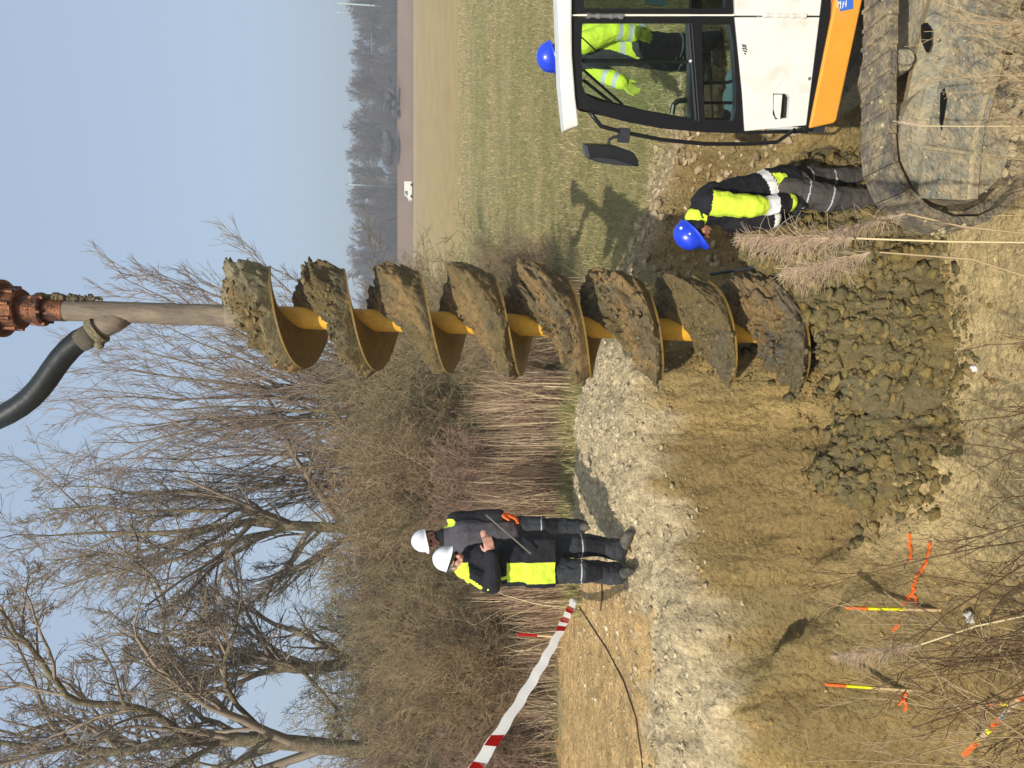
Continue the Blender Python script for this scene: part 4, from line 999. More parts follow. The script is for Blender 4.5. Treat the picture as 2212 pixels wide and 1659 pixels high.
def cls(p):
    idx = np.zeros(len(p)); ta, _ = seg_t(p, J['nck'], J['pel']); aN = np.zeros(len(p), bool)
    for i in (0, 1):
        tn, dn = seg_t(p, J['sh'][i], J['el'][i]); t2, d2 = seg_t(p, J['el'][i], J['wr'][i]); a = np.minimum(dn, d2) < .105
        if i == 0: a &= (p[:, 1] < YD-.16)
        else: a &= (p[:, 0] < J['che'].x-.12)
        aN |= a; idx[a & (d2 < dn) & (((t2 > .12) & (t2 < .32)) | ((t2 > .62) & (t2 < .82)))] = 1
    bd = ~aN; idx[bd & (((ta > .66) & (ta < .75)) | ((ta > .98) & (ta < 1.09)))] = 1
    idx[bd & (p[:, 0] < J['che'].x-.085+.02*np.sin(p[:, 2]*9))] = 2
    return idx
remesh('jacket', j, .0095, [M_neon, M_reflg, M_trd], t, O, 3, .024, cls)
for i in (0, 1):
    gm = MB(); hand(gm, J['wr'][i], J['hd'][i], J['hn'][i], (1,-1)[i], 1.18, .5); remesh('glove', gm, .0055, [M_ngl], t, O, 1)

# ------------------------------------------------------------------ trees and brush
def bark(name, c, v=.25): return mat(name, c, .85, v, 5, 0, spec=.15)
M_bark = mat('grey_brown_bark', (.19,.145,.09), .9, .45, 14, 0, col2=(.24,.22,.10), stretch=(1,1,.4)); rough_bump(M_bark, [('n', 9, .08), ('n', 30, .03)]); M_twig = bark('brown_twigs', (.27,.215,.15)); M_willow = bark('willow_twigs', (.27,.205,.15))
M_brush = bark('brush_twigs', (.30,.225,.145)); M_bark2 = mat('mossy_bark', (.21,.165,.09), .9, .35, 12, 0); rough_bump(M_bark2, [('n', 12, .05)]); M_fartwig = bark('far_twigs', (.17,.135,.11)); M_farg = bark('far_green', (.075,.068,.055))
def tubes(pl, n=3, seedrot=True):
    """many tapered polylines -> verts, quads; pl: list of (pts kx3, radii k)"""
    groups = {}
    for p, r in pl: groups.setdefault(len(p), []).append((p, r))
    Vs = []; Fs = []; off = 0
    for k, L in groups.items():
        Pn = np.array([p for p, r in L], float); Rn = np.array([r for p, r in L], float); m = len(L)
        Tn = np.zeros_like(Pn); Tn[:, 1:-1] = Pn[:, 2:]-Pn[:, :-2]; Tn[:, 0] = Pn[:, 1]-Pn[:, 0]; Tn[:, -1] = Pn[:, -1]-Pn[:, -2]
        Tn /= np.linalg.norm(Tn, axis=2, keepdims=True)+1e-9
        ref = np.where(np.abs(Tn[..., 2:3]) < .9, np.array([0, 0, 1.]), np.array([1., 0, 0])); ref = np.broadcast_to(ref[:, :1], Tn.shape)
        U = np.cross(Tn, ref); U /= np.linalg.norm(U, axis=2, keepdims=True)+1e-9; W = np.cross(Tn, U)
        an = 2*np.pi*np.arange(n)/n
        ring = Pn[:, :, None]+(U[:, :, None]*np.cos(an)[None, None, :, None]+W[:, :, None]*np.sin(an)[None, None, :, None])*Rn[:, :, None, None]
        Vs.append(ring.reshape(-1, 3)); I = off+np.arange(m*k*n).reshape(m, k, n)
        a = I[:, :-1]; b = I[:, 1:]; Fs.append(np.stack([a, np.roll(a, -1, 2), np.roll(b, -1, 2), b], -1).reshape(-1, 4)); off += m*k*n
    return np.concatenate(Vs), np.concatenate(Fs)
def tmesh(name, pl, n=3):
    v, f = tubes(pl, n); return npmesh(name, v, f)
rnd = random.Random(3)
def wander(p, d, L, k, r0, r1, wig, trop, tdir=(0, 0, 1)):
    pts = [tuple(p)]; rr = [r0]; d = Vector(d).normalized(); td = Vector(tdir); p = Vector(p)
    for i in range(k):
        d = (d+Vector((rnd.gauss(0, wig), rnd.gauss(0, wig), rnd.gauss(0, wig)))+td*trop).normalized()
        p = p+d*(L/k); pts.append(tuple(p)); rr.append(r0+(r1-r0)*(i+1)/k)
    return pts, rr
def branchout(path, L, lv, out, cfg):
    """children along a polyline path = (pts, radii)"""
    pts, rr = path; k = len(pts); c = cfg[lv]
    nch = c['n'] if not isinstance(c['n'], tuple) else rnd.randint(*c['n'])
    for i in range(nch):
        t = c['t0']+(1-c['t0'])*(i+rnd.random())/nch; f = t*(k-1); a = min(int(f), k-2); u = f-a
        p = Vector(pts[a]).lerp(Vector(pts[a+1]), u); d = (Vector(pts[a+1])-Vector(pts[a])).normalized(); r = rr[a]+(rr[a+1]-rr[a])*u
        o = d.orthogonal().normalized(); o.rotate(Matrix.Rotation(rnd.random()*6.283, 3, d))
        an = R(rnd.uniform(*c['ang'])); nd = d*math.cos(an)+o*math.sin(an)
        l = L*c['l']*rnd.uniform(.6, 1.25)*(1.1-.5*t); r0 = max(min(r*c['r'], l*.03), c['rmin'])
        ch = wander(p, nd, l, c['k'], r0, max(r0*.35, c['rmin']*.7), c['wig'], c['trop'], c.get('td', (0, 0, 1)))
        out[lv].append(ch)
        if lv+1 < len(cfg): branchout(ch, l, lv+1, out, cfg)
def guided(pts, Y, r0, r1, jit=0.):
    """traced limb: picture points at a distance, densified"""
    P = [at(px, py, Y+dy) for px, py, dy in [(q[0], q[1], q[2] if len(q) > 2 else 0) for q in pts]]; o = []; 
    for i in range(len(P)-1):
        for j in range(2): o.append(P[i].lerp(P[i+1], j/2)+Vector((rnd.gauss(0, jit), rnd.gauss(0, jit), rnd.gauss(0, jit)))*(0 if i == 0 and j == 0 else 1))
    o.append(P[-1]); k = len(o); return [tuple(p) for p in o], [r0+(r1-r0)*i/(k-1) for i in range(k)]
CFG = [dict(n=12, t0=.12, ang=(25,65), l=.35, r=.5, k=6, wig=.13, trop=.07, rmin=.012),
       dict(n=8, t0=.1, ang=(25,60), l=.50, r=.5, k=5, wig=.16, trop=.06, rmin=.008),
       dict(n=6, t0=.1, ang=(20,60), l=.55, r=.6, k=4, wig=.2, trop=.05, rmin=.0065),
       dict(n=3, t0=.2, ang=(20,60), l=.6, r=.6, k=3, wig=.2, trop=.04, rmin=.0055)]
def tree_from(name, label, limbs, base, cfg, mb_, mt, cat='tree', group=None, lens=None):
    out = [[] for _ in cfg]
    for i, lb in enumerate(limbs):
        P = lb[0]; L = sum((Vector(P[j+1])-Vector(P[j])).length for j in range(len(P)-1)); branchout(lb, L, 0, out, cfg)
    t = empty(name, base, 0, label, cat, group); O = np.array(base)
    sh = lambda pl: [(np.array(p)-O, r) for p, r in pl]
    link('trunk', tmesh('trunk', [(p, [q*.68 for q in r]) for p, r in sh(limbs)], 9), mb_, t, True)
    v1, f1 = tubes(sh(out[0]+out[1]), 4); v2, f2 = tubes(sh(sum(out[2:], [])), 3) if len(out) > 2 else (np.zeros((0, 3)), np.zeros((0, 4), int))
    link('crown', npmesh('crown', np.concatenate([v1, v2]), np.concatenate([f1, f2+len(v1)])), mt, t, True)
    return t
# the big tree at the picture's bottom-left corner
Y1 = 15.
b1 = at(960, 1630, Y1); b1.z = -.05
tr = ([tuple(b1)]+[tuple(at(*q, Y1)) for q in ((860,1622),(729,1615),(660,1607),(595,1601),(540,1598),(484,1596),(430,1598),(372,1601),(325,1610),(283,1622),(240,1624),(178,1622),(149,1609),(112,1622),(60,1612),(0,1603),(-60,1600))], [.30,.27,.23,.22,.215,.20,.19,.18,.165,.15,.135,.12,.11,.09,.08,.07,.06,.05])
limbs = [tr, guided([(590,1600),(513,1525,-.4),(487,1481,-.8),(484,1432,-1),(502,1377,-1.1),(510,1354,-1.1),(470,1350,-1.2),(446,1351,-1.2),(420,1321,-1.3)], Y1, .075, .03),
 guided([(560,1598),(500,1540,.5),(440,1485,1),(400,1440,1.3),(330,1410,1.5)], Y1, .085, .02, .03), guided([(520,1597),(480,1560,.2),(402,1522,.4),(376,1496,.5),(365,1451,.6),(330,1420,.6)], Y1, .09, .02, .03),
 guided([(430,1597),(402,1592,-.3),(335,1540,-.6),(260,1521,-.8),(167,1518,-1),(123,1473,-1.2),(89,1429,-1.2),(56,1384,-1.3),(30,1365,-1.3),(0,1321,-1.4),(-60,1290,-1.5)], Y1, .12, .03, .02),
 guided([(310,1612),(298,1611,.3),(223,1581,.5),(160,1563,.6),(119,1563,.7),(37,1585,.8),(-60,1560,.9)], Y1, .09, .035, .02),
 guided([(620,1604),(560,1630,.4),(480,1660,.8),(380,1690,1),(250,1720,1.2)], Y1, .10, .03, .03), guided([(480,1597),(420,1640,-.4),(330,1670,-.8),(200,1690,-1)], Y1, .09, .03, .03),
 guided([(240,1624),(200,1650),(120,1670),(20,1700)], Y1, .07, .03, .02)]
tree_from('tree', 'massive bare tree with thick forking limbs in the bottom left corner', limbs, b1, CFG, M_bark, M_twig, group='bare trees')
Y2 = 19.
b2 = at(930, 1425, Y2); b2.z = 0
limbs = [([tuple(b2)]+[tuple(at(*q, Y2)) for q in ((860,1428),(800,1429),(735,1436),(670,1444),(640,1443),(614,1440),(565,1428),(521,1414),(484,1395),(430,1385),(370,1370),(310,1375))], [.28,.26,.24,.22,.21,.20,.18,.15,.13,.11,.09,.07,.05]),
 guided([(640,1443),(560,1455,.3),(470,1462,.5),(405,1459,.6),(365,1414,.7),(353,1358,.8),(355,1295,.8),(335,1250,.8),(298,1217,.8),(298,1165,.8),(280,1130,.8)], Y2, .11, .03, .01),
 guided([(651,1448),(700,1500,-.6),(744,1555,-1),(790,1600,-1.2)][::1], Y2, .07, .04, .02), guided([(600,1438),(530,1470,-.5),(450,1490,-.8),(380,1500,-1)], Y2, .1, .03, .03),
 guided([(660,1444),(560,1380,.4),(480,1320,.8),(440,1290,1)], Y2, .07, .02, .03), guided([(565,1428),(500,1440,-.5),(430,1430,-.9),(330,1440,-1.2),(260,1430,-1.3)], Y2, .1, .03, .03)]
tree_from('tree', 'dark bare tree with a long S-shaped limb, behind the massive corner tree', limbs, b2, CFG, M_bark, M_twig, group='bare trees')
Y3 = 21.
b3 = at(960, 1150, Y3); b3.z = 0
base3 = [(880,1148),(760,1142),(680,1138),(620,1135)]
limbs = [([tuple(b3)]+[tuple(at(*q, Y3)) for q in base3+[(539,1127),(465,1142),(372,1150),(298,1153),(220,1150),(140,1155),(70,1160)]], [.26,.24,.22,.21,.20,.17,.14,.10,.08,.06,.04,.025]),
 guided([(620,1135),(550,1168,-.5),(465,1220,-.9),(409,1280,-1.2),(357,1336,-1.4)], Y3, .12, .03, .02), guided([(640,1136),(540,1160,.5),(440,1190,.9),(350,1215,1.2),(260,1235,1.4),(180,1255,1.5),(110,1275,1.5)], Y3, .13, .025, .03),
 guided([(640,1136),(560,1100,.4),(470,1075,.8),(380,1060,1.1),(280,1065,1.3),(170,1050,1.5)], Y3, .12, .025, .03), guided([(600,1130),(520,1105,-.5),(420,1100,-.8),(310,1110,-1),(200,1095,-1.2),(110,1100,-1.2)], Y3, .11, .025, .03),
 guided([(465,1142),(380,1170,.4),(290,1195,.6),(200,1200,.8),(90,1210,1)], Y3, .09, .02, .03), guided([(700,1140),(620,1210,.5),(560,1290,1),(500,1340,1.3)], Y3, .08, .02, .04)]
tree_from('tree', 'tall bare tree with a broad fan of forking branches, highest above the two white helmets', limbs, b3, CFG, M_bark2, M_twig, group='bare trees')
# willows: many thin stems fanning from one stool
CFW = [dict(n=11, t0=.15, ang=(10,35), l=.30, r=.5, k=6, wig=.07, trop=.06, rmin=.010), dict(n=7, t0=.1, ang=(12,38), l=.50, r=.55, k=4, wig=.10, trop=.05, rmin=.0065), dict(n=6, t0=.1, ang=(12,40), l=.6, r=.6, k=3, wig=.12, trop=.05, rmin=.0055)]
def willow(label, bpx, bpy, Y, tops, r0, g='bare willows'):
    b = at(bpx, bpy, Y); b.z = gh(b.x, Y)-.1; limbs = []
    for (px, py) in tops:
        dy = rnd.uniform(-1.5, 1.5); T = at(px+45, py, Y+dy); s = b+Vector((rnd.uniform(-.5, .5), rnd.uniform(-.5, .5), 0)); k = 9; P = []
        for i in range(k+1):
            t = i/k; p = s.lerp(T, t); hor = Vector((T.x-s.x, T.y-s.y, 0)); p -= hor*.42*math.sin(math.pi*t)*(1-t)**.3; P.append(tuple(p+Vector((rnd.gauss(0, .04), rnd.gauss(0, .04), 0))*(i > 0)))
        limbs.append((P, [r0*(1-.85*i/k) for i in range(k+1)]))
    return tree_from('willow', label, limbs, b, CFW, M_bark2, M_willow, 'willow', g)
willow('bare willow with fine upright twigs, directly behind the upper auger flights', 1000, 880, 20., [(160,800),(130,860),(190,930),(260,760),(330,980),(150,960),(300,700),(420,660),(240,880),(400,900),(520,980)], .10)
willow('bare willow whose outer twigs reach the sky beyond the auger pipe', 1020, 800, 19., [(215,600),(300,590),(380,640),(500,560),(590,600),(440,720),(560,760),(480,640),(330,650)], .09)
willow('bare willow between the auger and the tall fan-branched tree', 1000, 1010, 22., [(230,1010),(300,1040),(180,990),(420,1060),(350,960),(500,1000),(270,1070),(450,930)], .10)
# thicket behind the bank: each bush its own thing, copied from three kinds
def bush_mesh(name, h, wd, ns, seed):
    global rnd
    rnd = random.Random(seed); lim = []; out = [[], [], []]
    cf = [dict(n=12, t0=.1, ang=(15,60), l=.42, r=.6, k=4, wig=.16, trop=.03, rmin=.005), dict(n=6, t0=.1, ang=(15,65), l=.55, r=.6, k=3, wig=.2, trop=.02, rmin=.0042), dict(n=4, t0=.1, ang=(15,70), l=.6, r=.7, k=2, wig=.2, trop=.0, rmin=.0036)]
    for i in range(ns):
        a = rnd.random()*6.283; s = (math.cos(a)*wd*.22*rnd.random(), math.sin(a)*wd*.22*rnd.random(), 0); tl = rnd.uniform(.03, .55)
        p = wander(s, (math.cos(a)*tl, math.sin(a)*tl, 1), h*rnd.uniform(.55, 1.15), 6, rnd.uniform(.007, .015), .004, .10, .03); lim.append(p)
        branchout(p, h*.8, 0, out, cf)
    v0, f0 = tubes(lim, 4); v1, f1 = tubes(sum(out, []), 3)
    return npmesh(name, np.concatenate([v0, v1]), np.concatenate([f0, f1+len(v0)]))
bm_ = [bush_mesh('bush', 2.6, 2.6, 40, 5), bush_mesh('bush', 2.9, 2.8, 38, 6), bush_mesh('bush', 2.2, 2.5, 42, 8)]
for m, q in zip(bm_, (bark('brush_twigs', (.31,.225,.125)), bark('olive_brush', (.25,.205,.11)), bark('reddish_brush', (.29,.19,.13)))): m.materials.append(q)
def put(name, me, loc, rz, s, label, cat, group):
    o = bpy.data.objects.new(name, me); C.objects.link(o); o.location = loc; o.rotation_euler = (0, 0, rz); o.scale = s if isinstance(s, tuple) else (s, s, s); tag(o, label, cat, group); return o
rb = random.Random(21); k = 0; RW = ['front row', 'second row', 'third row', 'back row']
LB = ['leafless brown bush in the front row of the thicket, right behind the reeds', 'leafless brown bush in the second row of the thicket', 'leafless brown bush deep in the thicket near the tree trunks', 'tall leafless brown bush at the very back of the thicket']
for row, (Yr, x0, x1, st, hs) in enumerate(((10.6,-7.4,-.9,1.15,.80), (12.8,-9.5,.4,1.35,1.05), (15.5,-11.5,.5,1.7,1.25), (19,-13,1.2,2.4,1.5))):
    x = x0
    while x < x1:
        yy = Yr+rb.uniform(-.5, .5)
        put('bush', bm_[k % 3], (x, yy, gh(x, yy)-.05), rb.random()*6.28, (hs*rb.uniform(.9,1.15),)*2+(hs*rb.uniform(.78,1.08),), LB[row], 'bush', 'bushes in the thicket, %s' % RW[row]); k += 1; x += st*rb.uniform(.85, 1.15)
for i, (x, y, s, lb) in enumerate(((1.1,11.5,.66,'leafless bush at the edge of the meadow, just beyond the auger'), (2.0,13.4,.62,'low dark leafless bush standing farthest out in the meadow'), (.55,9.9,.52,'small brown bush close behind the middle flights of the auger'))):
    put('bush', bm_[(i+1) % 3], (x, y, gh(x, y)-.03), i*1.7, s, lb, 'bush', None)
# a pale fallen-looking sapling in front of the thicket
rnd = random.Random(4)
sp_ = [guided([(1010,1000),(960,1000,.2),(880,1040,.3),(760,1290,.3)], 9.8, .03, .012, .01)]
# ---- far tree line on the dam, railway masts, hut, van
def far_tree(seed, h):
    global rnd
    rnd = random.Random(seed); lim = []; out = [[], [], []]
    cf = [dict(n=14, t0=.25, ang=(20,50), l=.40, r=.5, k=4, wig=.1, trop=.08, rmin=.05), dict(n=9, t0=.1, ang=(20,55), l=.5, r=.6, k=3, wig=.15, trop=.05, rmin=.035), dict(n=6, t0=.1, ang=(20,60), l=.6, r=.7, k=2, wig=.2, trop=.03, rmin=.03)]
    for i in range(4):
        a = rnd.random()*6.28; lim.append(wander((math.cos(a)*.6, math.sin(a)*.6, 0), (math.cos(a)*.28, math.sin(a)*.28, 1), h, 7, .22, .05, .06, .03))
        branchout(lim[-1], h, 0, out, cf)
    v0, f0 = tubes(lim, 5); v1, f1 = tubes(sum(out, []), 3); return npmesh('trunk', v0, f0), npmesh('crown', v1, f1)
fts = [far_tree(s, 10.5) for s in (1, 2, 3)]
for a, b in fts: a.materials.append(M_bark); b.materials.append(M_fartwig)
rb = random.Random(5)
def dam(x, y): return gh(x, y)
xx = 12.; i = 0
while xx < 125:
    y = 186+rb.uniform(-6, 26); s = rb.uniform(.75, 1.0)*(1.1 if 50 < xx < 62 or 95 < xx < 120 else 1)
    t = empty('tree', (xx, y, dam(xx, y)-.2), rb.random()*6, 'hazy leafless tree in the far tree line on the railway dam', 'tree', 'trees of the far tree line'); t.scale = (s*1.1, s*1.1, s)
    for me, nm in zip(fts[i % 3], ('trunk', 'crown')):
        o = bpy.data.objects.new(nm, me); C.objects.link(o); o.parent = t
    i += 1; xx += rb.uniform(1.6, 2.7)
fb = [bush_mesh('bush', 2.6, 2.6, 26, s) for s in (15,)]
for m in fb: m.materials.append(M_fartwig)
# low dark hedge growth at the foot of the line reads as one mass
pl = []
rnd = random.Random(9)
for q in range(14000):
    x = rnd.uniform(8, 128); y = rnd.uniform(174, 192); hh = rnd.uniform(2, 7)*(.75+.35*math.sin(x*.21)+.2*math.sin(x*.6)); z = dam(x, y) if q % 30 == 0 else zl
    zl = z; pl.append(wander((x, y, z), (rnd.gauss(0, .35), 0, 1), hh, 2, .07, .03, .2, 0))
hg = link('hedge', tmesh('hedge', pl, 3), bark('hedge_twigs', (.12,.10,.085))); tag(hg, 'dark mass of undergrowth at the foot of the far tree line', 'undergrowth', kind='stuff')
for i, (px, py, s) in enumerate(((843,215,1.0),(838,330,1.2))):
    Yb = 168; c = at(px, py, Yb); m = MB(); rr_ = random.Random(i)
    for q in range(14): m.ball(c+Vector((rr_.gauss(0, 1.6)*s, rr_.gauss(0, .8), rr_.gauss(0, .5)*s)), rr_.uniform(.7, 1.3)*s, (1,1,.8), 10)
    v = np.array([tuple(p) for p in m.v]); v += .35*np.stack([fbm(v[:, 0]*1.5, v[:, 2]*1.5+j*7, 3, j) for j in range(3)], 1)*2
    me = mesh('evergreen_bush', v.tolist(), m.f); o = link('evergreen_bush', me, M_farg); tag(o, ('dark evergreen bush on the dam, seen straight above the cab mirror' if i else 'dark evergreen bush on the dam nearer the right end of the tree line'), 'bush')
M_mast = mat('pale_green_mast', (.50,.62,.52), .6, .1, 3)
def mast(px0, px1, py, Y, label, arm):
    a = at(px1, py, Y); b = at(px0, py, Y); g = Vector((a.x, Y, dam(a.x, Y))); t = empty('railway_mast', g, 0, label, 'railway mast', 'masts along the railway')
    H = b.z-g.z; m = MB(); m.tube([(0,0,0),(0,0,H)], [.26,.17], 6); m.build('pole', M_mast, t)
    m = MB(); m.tube([(0,0,H*.93),(arm*2.6,-.5,H*.96)], .07, 5); m.tube([(0,0,H*.72),(arm*2.4,-.5,H*.76),(arm*2.6,-.5,H*.96)], .06, 5); m.build('arm', M_mast, t)
    m = MB(); m.ball((arm*2.6,-.5,H*.97), .22); m.build('insulator', M_white, t); return t
mast(728,845,15,185,'tallest pale green railway mast at the right end of the dam',-1)
mast(783,842,78,200,'thin railway mast next to the tallest one',1)
mast(779,838,288,200,'slim railway mast behind the middle of the tree line',-1)
mast(752,838,402,188,'pale railway mast with a side arm, third group from the auger',1)
mast(790,842,545,195,'short railway mast seen just beside the clay on the auger',-1)
wr_ = MB(); wr_.tube([at(800,-60,190), at(803,80,190), at(801,250,190), at(800,400,190), at(806,560,190)], .05, 4); wo_ = wr_.build('catenary_wire', M_mast, None); tag(wo_, 'thin overhead wire running along the railway masts', 'wire')
hut = empty('hut', at(842,470,192), 0, 'small pale hut half hidden in the far trees', 'hut'); hut.location.z = dam(hut.location.x, 192)
hw = bark('hut_wall', (.55,.55,.5), .05); MB().box((-1.6,-1.2,0),(1.6,1.2,2.6)).build('wall', hw, hut)
MB().prism([(-1.8,2.6),(1.8,2.6),(0,3.5)], -1.4, 1.4).build('roof', bark('hut_roof', (.25,.24,.23)), hut); MB().box((-.4,-1.25,0),(.4,-1.2,2.0)).build('door', M_dark, hut)
vn = empty('van', at(890,414,156), 0, 'tiny white van parked at the far edge of the stubble field', 'van'); vn.location.z = dam(vn.location.x, 152)
MB().prism([(-1.9,.3),(-1.9,1.0),(-1.2,1.15),(-.7,1.85),(1.9,1.9),(1.9,.3)], -.8, .8).build('body', M_white, vn, bevel=.05)
MB().prism([(-1.12,1.15),(-.7,1.75),(-.1,1.75),(-.1,1.15)], -.82, .82).build('window', M_dglass, vn)
for s in (-1.2, 1.2):
    MB().tube([(s,-.85,.32),(s,-.65,.32)], .32, 14).build('wheel', M_black, vn)

# ------------------------------------------------------------------ reeds behind the bank, meadow grass, gravel
def blades(name, n, place, h0, h1, wd, cols, seed, lean=.35, segs=2, m=None, tint=None):
    rg = np.random.default_rng(seed); P = []; 
    while len(P) < n:
        q = place(rg)
        if q is not None: P.append(q)
    P = np.array(P); a = rg.random(n)*6.283; h = rg.uniform(h0, h1, n)*(P[:, 3] if P.shape[1] > 3 else 1); w_ = wd*rg.uniform(.6, 1.4, n)*(P[:, 4] if P.shape[1] > 4 else 1)
    ln = np.abs(rg.normal(0, lean, n)); b = rg.random(n)*6.283; V = np.zeros((n, segs*2+1, 3))
    for k in range(segs+1):
        t = k/segs; cx = P[:, 0]+np.cos(b)*ln*h*t**1.7; cy = P[:, 1]+np.sin(b)*ln*h*t**1.7; cz = P[:, 2]+h*t*(1-.25*ln*t)
        ww = w_*(1-t)**.6
        if k < segs:
            V[:, 2*k] = np.stack([cx-np.cos(a)*ww, cy-np.sin(a)*ww, cz], 1); V[:, 2*k+1] = np.stack([cx+np.cos(a)*ww, cy+np.sin(a)*ww, cz], 1)
        else: V[:, 2*k] = np.stack([cx, cy, cz], 1)
    m_ = 2*segs+1; F3 = []
    for k in range(segs-1): F3 += [(2*k, 2*k+1, 2*k+3), (2*k, 2*k+3, 2*k+2)]
    F3.append((2*segs-2, 2*segs-1, 2*segs))
    Fq_ = (np.arange(n)[:, None, None]*m_+np.array(F3)[None]).reshape(-1, 3)
    me = npmesh(name, V.reshape(-1, 3), Fq_); cc = np.array(cols)[rg.integers(0, len(cols), n)]*rg.uniform(.75, 1.25, (n, 1))
    if tint is not None: cc = tint(P, cc)
    setcol(me, np.repeat(cc, m_, 0))
    return link(name, me, m or M_blade)
M_blade = mat('dry_blades', (0,0,0), .8, .05, 3, attr='col', spec=.15)
def ghv(x, y): return gh(x, y)
def reed_pl(rg):
    u = rg.random()
    if u < .62: x = rg.uniform(-2.7, .15); y = rg.uniform(8.4, 9.9)
    elif u < .8: x = rg.uniform(.3, 1.5); y = rg.uniform(9.3, 10.6)
    else: x = rg.uniform(-6.5, -2.2); y = rg.uniform(9.0, 10.0)
    if fbm(np.array([x*1.1]), np.array([y*1.1]), 2, 5)[0] < -.12: return None
    return x, y, gh(x, y)-.02, (1.0 if u < .62 else .62), 1
rd = blades('reed_bed', 5600, reed_pl, .35, 1.40, .0045, [(.52,.40,.23),(.38,.25,.16),(.24,.14,.10),(.30,.20,.13),(.66,.52,.32),(.20,.13,.09)], 5, .20, 3)
tag(rd, 'dense strip of dry straw and red brown reeds at the foot of the thicket', 'reeds', kind='stuff')
def mead(rg):
    y = 6.4+34*rg.random()**2.0; x = rg.uniform(-.5, .62*y+1.5)
    if y < 8.3 and x < .9: return None
    s_ = sdat(x, y) if y < 11 else -3
    if s_ > -.35: return None
    return x, y, gh(x, y)-.01, 1, max(1, y/9)
def band(P, cc):
    b = ss(-.15, .2, vnoise(P[:, 0]*.02, np.log(P[:, 1])*9, 68)+.35*fbm(P[:, 0]*.35, P[:, 1]*1.2, 4, 62))[:, None]
    return cc*(1-.55)+.55*(b*np.array([.27,.25,.10])+(1-b)*np.array([.46,.37,.19]))
mg = blades('meadow_grass', 70000, mead, .04, .15, .0042, [(.20,.21,.07),(.26,.25,.09),(.46,.37,.19),(.38,.31,.15),(.15,.17,.055),(.52,.43,.25)], 6, .7, 2, tint=band); tag(mg, 'short green and straw coloured grass of the meadow', 'grass', kind='stuff')
def tuft(rg):
    x = rg.uniform(-2.6, .9); y = rg.uniform(7.9, 8.7); return x, y, gh(x, y)-.01, 1, 1
tg = blades('bank_grass', 3200, tuft, .08, .30, .004, [(.30,.27,.10),(.50,.40,.2),(.22,.22,.08)], 7, .5, 2); tag(tg, 'yellow green grass fringe between the gravel bank and the reeds', 'grass', kind='stuff')
def thg(rg):
    x = rg.uniform(-9, .6); y = rg.uniform(9.2, 12.5); return x, y, gh(x, y)-.01, 1, 1
tg2 = blades('thicket_grass', 9000, thg, .2, .75, .005, [(.33,.24,.15),(.42,.32,.2),(.25,.18,.11)], 8, .5, 2); tag(tg2, 'dead brown grass and weeds under the thicket', 'grass', kind='stuff')
def grav(rg):
    x = rg.uniform(-3.4, 1.1); y = rg.uniform(5.2, 8.2); s_ = sdat(x, y)
    if s_ > .1 or (x < -1.9 and y > 5.9 and rg.random() < .75): return None
    return x, y, gh(x, y)-.004
gv = lumps('gravel', 5200, grav, .005, .034, 8, [(.48,.39,.24),(.50,.41,.26),(.36,.29,.18),(.56,.47,.31)], 2.8); tag(gv, 'pale stones and crumbs of the gravel bank', 'gravel', kind='stuff')
def crumb(rg):
    x = rg.uniform(-3.2, 3.4); y = rg.uniform(3.9, 6.6); s_ = sdat(x, y)
    if s_ < .0: return None
    return x, y, gh(x, y)-.004
cr = lumps('crumbs', 900, crumb, .005, .034, 9, [(.38,.24,.075),(.42,.29,.11),(.28,.185,.06)], 2.6, .1); tag(cr, 'crumbs of ochre clay on the pit floor and walls', 'soil crumbs', kind='stuff')
def rimc(rg):
    x = rg.uniform(.9, 4.2); y = rg.uniform(5.8, 8.6); s_ = sdat(x, y)
    if s_ < -.75 or s_ > .35 or rg.random() < abs(s_+.15)*1.1: return None
    return x, y, gh(x, y)-.01
rc_ = lumps('rim_clods', 2200, rimc, .010, .085, 10, [(.38,.29,.16),(.46,.36,.22),(.30,.22,.12)], 1.9, .05); tag(rc_, 'clods thrown out along the right rim of the pit', 'clods', kind='stuff')
# larger separate stones
def rock(px, py, z, r, m, label, seed):
    c = atz(px, py, z); v, f = blob(3, r, seed); me = mesh('stone', [p for p in v], f); o = link('stone', me, m, None, True); o.location = c; tag(o, label, 'stone'); return o
M_stone = mat('pale_lump', (.40,.33,.20), .9, .3, 12, .8, 40); M_wh = mat('white_stone', (.70,.68,.62), .8, .2, 12, .4, 40)
M_gst = mat('grey_stone', (.22,.23,.23), .8, .25, 12, .5, 40)
rock(1578,1292,-.95,.085,M_stone,'round clod stuck in the pit wall below the gravel bank',3); rock(1545,1385,-.55,.13,M_stone,'broad clod bulging from the bank edge at the left of the pit wall',4)
rock(2095,1332,-1.72,.035,M_wh,'white stone on the pit floor beside the right-hand survey stake',5); rock(2105,796,-1.70,.022,M_wh,'white stone on the pale soil in front of the clay heap',6)
rock(1925,1632,-1.75,.055,M_gst,'smooth grey stone in the shaded hollow at the bottom left corner',7); rock(1995,1175,-1.75,.04,M_gst,'small grey stone at the thin left end of the clay heap',8)
